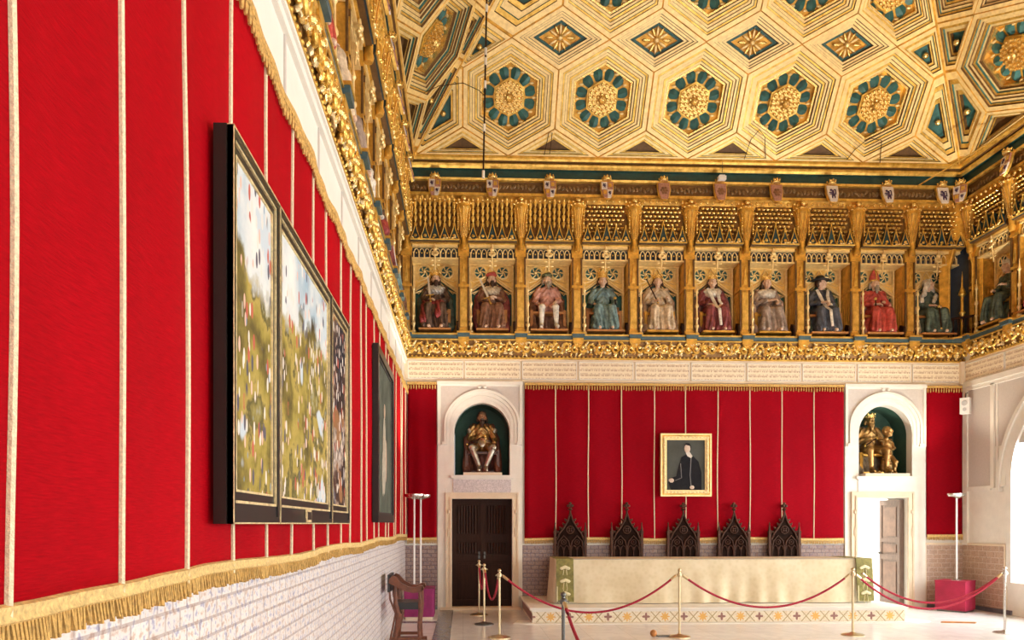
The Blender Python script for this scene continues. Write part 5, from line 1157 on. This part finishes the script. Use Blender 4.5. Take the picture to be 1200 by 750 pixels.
chair_board = mat('shadowy oak board', (.018, .007, .004), .7, 0, .3, 9, spec=.1)
def gothic_chair(label, loc):
    t = thing('gothic_chair', label, 'chair', loc, 0, 'carved gothic chairs behind the table')
    m = MB(); m.box(-.25, .25, .0, .02, .45, 1.16)
    m.prism([(-.27, 1.12), (.27, 1.12), (.22, 1.22), (.13, 1.30), (.06, 1.40), (.02, 1.52), (0, 1.56), (-.02, 1.52), (-.06, 1.40), (-.13, 1.30), (-.22, 1.22)], .0, .02)
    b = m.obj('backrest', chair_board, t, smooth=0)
    m = MB()
    for cx in (-.125, .125):
        for e in (-.115, .115, 0): m.tube([(cx + e, -.02, .45), (cx + e, -.02, .92)], .013 if e else .009, 6)
        m.tube([(cx - .115, -.02, .92), (cx - .09, -.02, 1.03), (cx, -.02, 1.13), (cx + .09, -.02, 1.03), (cx + .115, -.02, .92)], .013, 6)
        for e in (-.0575, .0575): m.tube([(cx + e - .05, -.02, .86), (cx + e - .03, -.02, .92), (cx + e, -.02, .95), (cx + e + .03, -.02, .92), (cx + e + .05, -.02, .86)], .009, 5)
        m.tube([(cx + .045 * cos(a * pi / 6), -.02, 1.01 + .045 * sin(a * pi / 6)) for a in range(13)], .008, 5)
        m.ell((cx, -.02, 1.01), .016, 0, 6, 4)
    for s_ in (-1, 1): m.tube([(s_ * .25, -.02, 1.06), (s_ * .20, -.02, 1.18), (s_ * .12, -.02, 1.28), (s_ * .05, -.02, 1.40), (0, -.02, 1.56)], .016, 6)
    m.tube([(.07 * cos(a * pi / 8), -.02, 1.24 + .07 * sin(a * pi / 8)) for a in range(17)], .010, 5)
    for a in range(4): m.ell((.03 * cos(a * pi / 2 + .78), -.02, 1.24 + .03 * sin(a * pi / 2 + .78)), (.02, .01, .02), 0, 6, 4)
    m.tube([(-.25, -.02, .68), (.25, -.02, .68)], .012, 6)
    m.obj('tracery', wood_chair, b)
    for s_ in (-1, 1):
        for (x, z) in ((.235, 1.20), (.18, 1.27), (.12, 1.34), (.08, 1.42)): m = MB(); m.ell((s_ * x, -.01, z), (.026, .018, .022), 0, 7, 5); m.ell((s_ * (x + .02), -.01, z + .02), (.014, .012, .014), 0, 6, 4); m.obj('crocket', wood_chair, b)
    m = MB(); m.lathe([(.02, 1.54), (.016, 1.60), (.05, 1.62), (.022, 1.65), (.018, 1.67)], (0, 0, 0), 8)
    for a in range(6): m.ell((.042 * cos(a * pi / 3), .03 * sin(a * pi / 3), 1.69), (.026, .022, .028), 0, 6, 4)
    m.ell((0, 0, 1.73), (.03, .028, .03), 0, 8, 5); m.obj('finial', wood_chair, b)
    for s_ in (-1, 1):
        m = MB(); x = s_ * .285; m.box(x - .022, x + .022, -.03, .03, 0, 1.22); m.box(x - .028, x + .028, -.035, .035, .95, .98); m.box(x - .028, x + .028, -.035, .035, 1.18, 1.21); m.lathe([(.026, 1.21), (.022, 1.25), (.008, 1.34), (.014, 1.355), (.002, 1.39)], (x, 0, 0), 6); m.obj('side_post', wood_chair, t)
        m = MB(); m.box(x - .022, x + .022, -.46, -.03, .68, .72); m.box(x - .022, x + .022, -.46, -.41, 0, .70); m.box(x - .01, x + .01, -.42, -.03, .1, .43); m.obj('arm', wood_chair, t, smooth=0)
    m = MB(); m.box(-.27, .27, -.46, .0, .40, .45); m.box(-.26, .26, -.45, -.42, .1, .40); m.obj('seat', wood_chair, t, smooth=0)
    return t
CX = [2.0, 3.065, 4.135, 5.10, 6.065]
cl = ['carved dark gothic chair, first from the left behind the table', 'carved dark gothic chair, second from the left behind the table', 'carved dark gothic chair directly under the framed portrait', 'carved dark gothic chair, second from the right behind the table', 'carved dark gothic chair, first from the right behind the table']
c0 = gothic_chair(cl[0], (CX[0], 13.78, .25))
for k in range(1, 5): dup(c0, (CX[k], 13.78, .25), 0, cl[k])

# hip-joint armchair by the left wall (faces +X)
t = thing('savonarola_chair', 'polished walnut folding armchair with black leather seat by left wall', 'chair', (-.76, 10.05, 0))
for nm_, y in (('near_side', -.24), ('far_side', .24)):
    m = MB()
    arm = [(-.21, .88), (-.17, .92), (-.12, .90), (-.05, .82), (.04, .77), (.13, .76), (.20, .79), (.235, .78), (.24, .73), (.20, .70), (.10, .69), (0, .71), (-.10, .76), (-.17, .80), (-.22, .82)]
    m.prism(arm, y - .032, y + .032)
    for q in range(3): m.tube([(.21 + .012 * q, y - .036, .745), (.21 + .012 * q, y + .036, .745)], .02 - .004 * q, 8)
    a_ = m.obj('arm', wood_red, t)
    for pts, rr in (([(.19, .72), (.195, .50), (.175, .25), (.185, .04)], (.022, .024, .020, .022)), ([(-.13, .82), (-.13, .55), (-.09, .38), (-.12, .20), (-.13, .04)], (.022, .032, .036, .030, .024)), ([(-.215, .78), (-.20, .60), (-.13, .42), (-.17, .22), (-.21, .03)], (.012, .014, .014, .013, .012))):
        m = MB(); m.tube([(x, y, z) for x, z in pts], rr, 8, flat=.8); m.obj('leg', wood_red, t)
    m = MB(); m.box(-.20, .20, y - .02, y + .02, .07, .11); m.box(-.235, .26, y - .035, y + .035, 0, .045); m.obj('foot_rail', wood_red, t, smooth=0)
m = MB(); m.box(-.16, .18, -.24, .24, .52, .56); m.box(-.15, .17, -.235, -.21, .47, .52); m.obj('seat', leather, t, smooth=0)
m = MB(); m.box(-.235, -.20, -.27, .27, .70, .93); m.obj('backrest', leather, t, smooth=0)
m = MB(); m.tube([(-.09, -.26, .38), (-.09, .26, .38)], .018, 8); m.obj('hinge_bar', wood_red, t)

# ------------------------------------------------------------------ boxes and uplight lamps
def rbox_mesh(w, d, h, r=.03):
    pts = []
    for cx, cy, a0 in ((w / 2 - r, d / 2 - r, 0), (-w / 2 + r, d / 2 - r, 1), (-w / 2 + r, -d / 2 + r, 2), (w / 2 - r, -d / 2 + r, 3)):
        for k in range(5): a = (a0 + k / 4) * pi / 2; pts.append((cx + r * cos(a), cy + r * sin(a)))
    return pts
t = thing('lamp_plinth', 'purple cloth-covered box in the left corner under two lamps', 'box', (-.74, 12.72, 0))
m = MB(); m.prism(rbox_mesh(.50, .62, 1), .045, .50, axis='z'); m.obj('covered_body', purple, t); m = MB(); m.prism(rbox_mesh(.46, .58, 1), 0, .045, axis='z'); m.obj('kick_base', stone_warm, t)
m = MB(); m.prism(rbox_mesh(.52, .64, 1), .50, .515, axis='z'); m.obj('lid', purple, t)
t = thing('lamp_plinth', 'crimson cloth-covered box in the right corner under the lamp', 'box', (9.06, 13.32, 0), radians(38))
m = MB(); m.prism(rbox_mesh(.52, .50, 1, .01), .03, .55, axis='z'); m.obj('covered_body', crimson_box, t); m = MB(); m.prism(rbox_mesh(.48, .46, 1, .01), 0, .03, axis='z'); m.obj('kick_base', iron, t)
m = MB(); m.prism(rbox_mesh(.54, .52, 1, .01), .55, .565, axis='z'); m.obj('lid', crimson_box, t)
lamp_em, n_, b_, o_ = nt('lamp glow'); b_.inputs['Emission Color'].default_value = (1, .86, .66, 1); b_.inputs['Emission Strength'].default_value = 12.0
def uplight(label, loc, h, rz=0, head=white_metal):
    t = thing('floor_lamp', label, 'lamp', loc, rz, 'uplight floor lamps')
    m = MB(); m.lathe([(.09, 0), (.09, .012), (.05, .022), (.018, .03)], (0, 0, 0), 20); m.obj('base', steel, t)
    m = MB(); m.lathe([(.016, .02), (.016, h - .06)], (0, 0, 0), 12); m.obj('pole', white_metal, t)
    m = MB(); m.lathe([(.02, -.07), (.06, -.055), (.15, -.03), (.17, 0), (.165, .025), (.155, .025), (.15, .0), (.05, -.02), (.0, -.02)], (0, 0, h), 20, 0, None, .6); m.obj('lamp_head', steel, t)
    m = MB(); m.tube([(-.09, 0, h), (.09, 0, h)], .010, 8); m.obj('bulb', lamp_em, t)
    return t
uplight('white-poled uplight lamp on the purple box, nearer of the pair', (-.83, 12.62, .515), 1.57)
uplight('white-poled uplight lamp on the purple box, further of the pair', (-.735, 12.86, .515), 1.57)
uplight('tall white-poled uplight lamp on the crimson box', (9.06, 13.28, .565), 1.57)

# ------------------------------------------------------------------ rope barriers
PO = {'a': (.28, 13.0), 'b': (.335, 11.78), 'c': (.51, 10.40), 'd': (.93, 6.85), 'e': (3.06, 10.38), 'f': (5.60, 10.45), 'g': (7.92, 10.55)}
pl = {'a': 'slim brass rope post farthest back by the dark double door', 'b': 'brass rope post with dark base, middle of three by double door', 'c': 'brass rope post nearest of the three in front of double door', 'd': 'dark rope post in the foreground, cut off by picture bottom',
      'e': 'brass rope post in front of the table, beside a wooden ball', 'f': 'brass rope post in front of the right end of the table', 'g': 'bright rope post at the right near the window'}
def post(k):
    x, y = PO[k]; dk_ = k in 'd'; mt = iron if dk_ else (steel if k == 'g' else brass)
    t = thing('rope_post', pl[k], 'rope post', (x, y, 0), 0, 'rope barrier posts')
    m = MB(); m.lathe([(.155, 0), (.155, .012), (.13, .022), (.05, .034), (.022, .05)], (0, 0, 0), 24); m.obj('base', iron if k in 'bd' else mt, t)
    m = MB(); m.lathe([(.0165, .03), (.0165, .86)], (0, 0, 0), 12); m.obj('pole', mt, t)
    m = MB(); m.lathe([(.018, .85), (.032, .86), (.032, .90), (.018, .91), (.015, .925)], (0, 0, 0), 14); m.ell((0, 0, .945), .026, 0, 12, 8)
    for a in range(4): m.tube([(.03 * cos(a * pi / 2), .03 * sin(a * pi / 2), .88), (.048 * cos(a * pi / 2), .048 * sin(a * pi / 2), .885), (.05 * cos(a * pi / 2), .05 * sin(a * pi / 2), .868)], .005, 6)
    m.obj('cap', mt, t)
for k in PO: post(k)
def rope(label, p, q, sag, r=.0155, zq=.87, zp=.87):
    t = thing('barrier_rope', label, 'rope', (0, 0, 0), 0, 'red barrier ropes')
    a = Vector((*p, zp)); b = Vector((*q, zq)); d = (b - a); d.z = 0; d.normalize(); a += d * .05; b -= d * .05; n = 40; pts = []
    for k in range(n + 1): s = k / n; v = a.lerp(b, s); v.z -= sag * 4 * s * (1 - s); pts.append(v)
    m = MB(); m.tube(pts[1:-1], r, 8); m.obj('rope_body', rope_red, t)
    for e, g in ((pts[0], pts[2]), (pts[-1], pts[-3])): m = MB(); m.tube([e, e.lerp(g, .6)], r + .004, 8); m.obj('end_fitting', brass, t)
rope('red rope hanging between the far and middle posts by double door', PO['a'], PO['b'], .36)
rope('red rope hanging steeply between the middle and near posts by double door', PO['b'], PO['c'], .40)
rope('long red rope from the double door post across the table left end', PO['c'], PO['e'], .52)
rope('long red rope hanging in front of the middle of the table', PO['e'], PO['f'], .46)
rope('red rope from the table right end to the window post, lower strand', PO['f'], PO['g'], .50)
rope('red rope from the table right end to the window post, upper strand', (5.85, 10.75), PO['g'], .43)
rope('crimson rope dropping from the dark foreground post', PO['d'], (1.12, 3.9), .40)

t = thing('wooden_ball', 'small wooden ball stop on the floor beside the middle rope post', 'ball', (2.70, 10.42, 0))
m = MB(); m.ell((0, 0, .05), .05, 0, 14, 10); m.obj('ball', wood_seat, t); m = MB(); m.box(.05, .30, -.05, .05, 0, .02); m.obj('foot_plate', iron, t, smooth=0)
m = MB(); m.prism([(0, 0), (.5, -.10), (.55, -.06), (.1, .06)], .0, .02, axis='z'); tag(m.obj('floor_strip', wood_seat, smooth=0, loc=(7.72, 11.7, .002)), 'thin tan wooden strip lying on the floor right of the dais', 'strip')

# ------------------------------------------------------------------ speaker, hanging cords, tie rods
t = thing('wall_speaker', 'small white speaker box on bracket high in right corner', 'speaker', (9.45, 13.60, 3.82), radians(-50))
m = MB(); m.box(-.08, .08, -.06, .06, -.15, .15); m.obj('cabinet', white_metal, t, smooth=0)
m = MB(); m.lathe([(.05, 0), (.05, .006), (.015, .008)], n=14, M=Matrix.Translation((0, -.06, .05)) @ Matrix.Rotation(pi / 2, 4, 'X')); m.lathe([(.035, 0), (.03, .006)], n=14, M=Matrix.Translation((0, -.06, -.07)) @ Matrix.Rotation(pi / 2, 4, 'X')); m.obj('grille', mat('light grey mesh', (.5, .5, .5), .6), t)
m = MB(); m.tube([(0, .0, .15), (0, .02, .24), (0, .12, .26)], .012, 6); m.obj('bracket', iron, t)
t = thing('hanging_cable', 'dark vertical cable with pale sleeves hanging before the ceiling at left', 'cable', (0, 0, 0))
pc = lambda s: (.315 + .10 * s, 11.6, 7.02 + 5.2 * s)
m = MB(); m.tube([pc(k / 12) for k in range(13)], .014, 6); m.obj('cable', wood_dark, t)
m = MB()
for s in (.0, .14, .27, .34, .37, .5, .56, .70, .8): m.tube([pc(s), pc(s + .022)], .022, 8)
m.obj('sleeves', stone, t)
def wire(label, pts, r=.006, cat='wire'):
    t = thing('ceiling_wire', label, cat, (0, 0, 0)); m = MB(); m.tube(pts, r, 5); m.obj('strand', wood_dark, t)
wire('thin dark wire arching from left cornice to the hanging cable', [(-.75, 12.4, 8.75), (-.4, 12.2, 8.8), (0, 11.9, 8.68), (.25, 11.7, 8.45), (.345, 11.6, 8.3)])
def onceil(x, s, h=-.03): return sl('b', x, s, h)
wire('small looped wire on the ceiling above the seventh shield', [onceil(5.25, .02), onceil(5.3, .35), onceil(5.42, .52), onceil(5.55, .40), onceil(5.65, .05)], .007)
wire('small looped wire on the ceiling above the ninth shield', [onceil(7.2, .05), onceil(7.3, .22), onceil(7.5, .42), onceil(7.75, .38), onceil(7.85, .0)], .007)
wire('short forked wire on the ceiling above the third shield', [onceil(1.50, .03), onceil(1.56, .40), onceil(1.62, .40), onceil(1.6, .05)], .007)
t = thing('tie_rod', 'thin diagonal iron tie rod across the upper right corner', 'rod', (0, 0, 0)); m = MB(); m.tube([(8.60, 13.72, 8.00), (9.38, 12.2, 8.34)], .014, 6); m.obj('rod', gold, t)
t = thing('hanging_sensor', 'small white sensor box hanging from the cornice above sixth statue', 'sensor', (4.83, 13.66, 8.02))
m = MB(); m.box(-.07, .07, -.04, .04, .0, .07); m.box(-.05, .05, -.03, .03, .07, .09); m.obj('housing', white_metal, t, smooth=0); m = MB(); m.tube([(0, 0, .08), (.01, 0, .34)], .005, 5); m.obj('cord', iron, t)

# ------------------------------------------------------------------ light
def area(name, loc, rot, sx, sy, e, col=(1, 1, 1), spread=None):
    l = bpy.data.lights.new(name, 'AREA'); l.shape = 'RECTANGLE'; l.size = sx; l.size_y = sy; l.energy = e; l.color = col
    if spread: l.spread = spread
    o = bpy.data.objects.new(name, l); COL.objects.link(o); o.location = loc; o.rotation_euler = rot; return o
for i, wy in enumerate(WIN): area('window_daylight', (XR + .70, wy, 2.2), (0, radians(90), 0), 3.2, 1.9, 800, (.94, .98, 1))
area('far_room_daylight', (8.6, 16.2, 3.1), (0, 0, 0), 3, 3, 620, (1, .98, .96))
def spot(name, loc, rot, e, size, blend=.6, col=(1, .88, .70), r=.08):
    l = bpy.data.lights.new(name, 'SPOT'); l.energy = e; l.spot_size = radians(size); l.spot_blend = blend; l.color = col; l.shadow_soft_size = r
    o = bpy.data.objects.new(name, l); COL.objects.link(o); o.location = loc; o.rotation_euler = rot
spot('uplight_spot', (-.60, 12.5, 2.2), (radians(180), radians(6), 0), 500, 95)
spot('uplight_spot', (8.9, 13.1, 2.2), (radians(180), radians(-8), 0), 260, 90)
for y, e in ((9.9, 4600), (6.6, 1500), (3.4, 1300)): spot('uplight_spot', (XR - .9, y, 2.1), (radians(180 + (10 if y > 9 else 0)), radians(24), 0), e, 110)  # unseen uplights without lamp bodies, added to brighten the ceiling
for y in (-1.5,): spot('uplight_spot', (XL + .9, y, 2.1), (radians(180), radians(-20), 0), 1300, 110)  # one more added uplight behind the camera, no lamp body
area('hall_end_fill', (4.3, -4.3, 3.6), (radians(90), 0, 0), 8, 5, 700, (.98, .99, 1))  # added fill light before the blank end wall, no window there

w = bpy.data.worlds.new('w'); bpy.context.scene.world = w; w.use_nodes = True
bg = w.node_tree.nodes['Background']; bg.inputs[0].default_value = (.95, .97, 1, 1); bg.inputs[1].default_value = 3.0

# ------------------------------------------------------------------ camera (shift lens, level)
cam = bpy.data.cameras.new('camera'); co = bpy.data.objects.new('camera', cam); COL.objects.link(co)
cam.sensor_width = 36; cam.lens = 868 / 1200 * 36; cam.shift_x = 25 / 1200; cam.shift_y = 239 / 1200; cam.clip_start = .05
co.location = (0, 0, 1.6); co.rotation_euler = (radians(90), 0, -radians(2.13))
sc = bpy.context.scene; sc.camera = co
sc.view_settings.view_transform = 'Standard'; sc.view_settings.look = 'None'; sc.view_settings.gamma = 1; sc.view_settings.use_curve_mapping = False
sc.view_settings.exposure = -0.82
sc.cycles.max_bounces = 8; sc.cycles.diffuse_bounces = 5; sc.cycles.sample_clamp_indirect = 6; sc.cycles.use_denoising = True
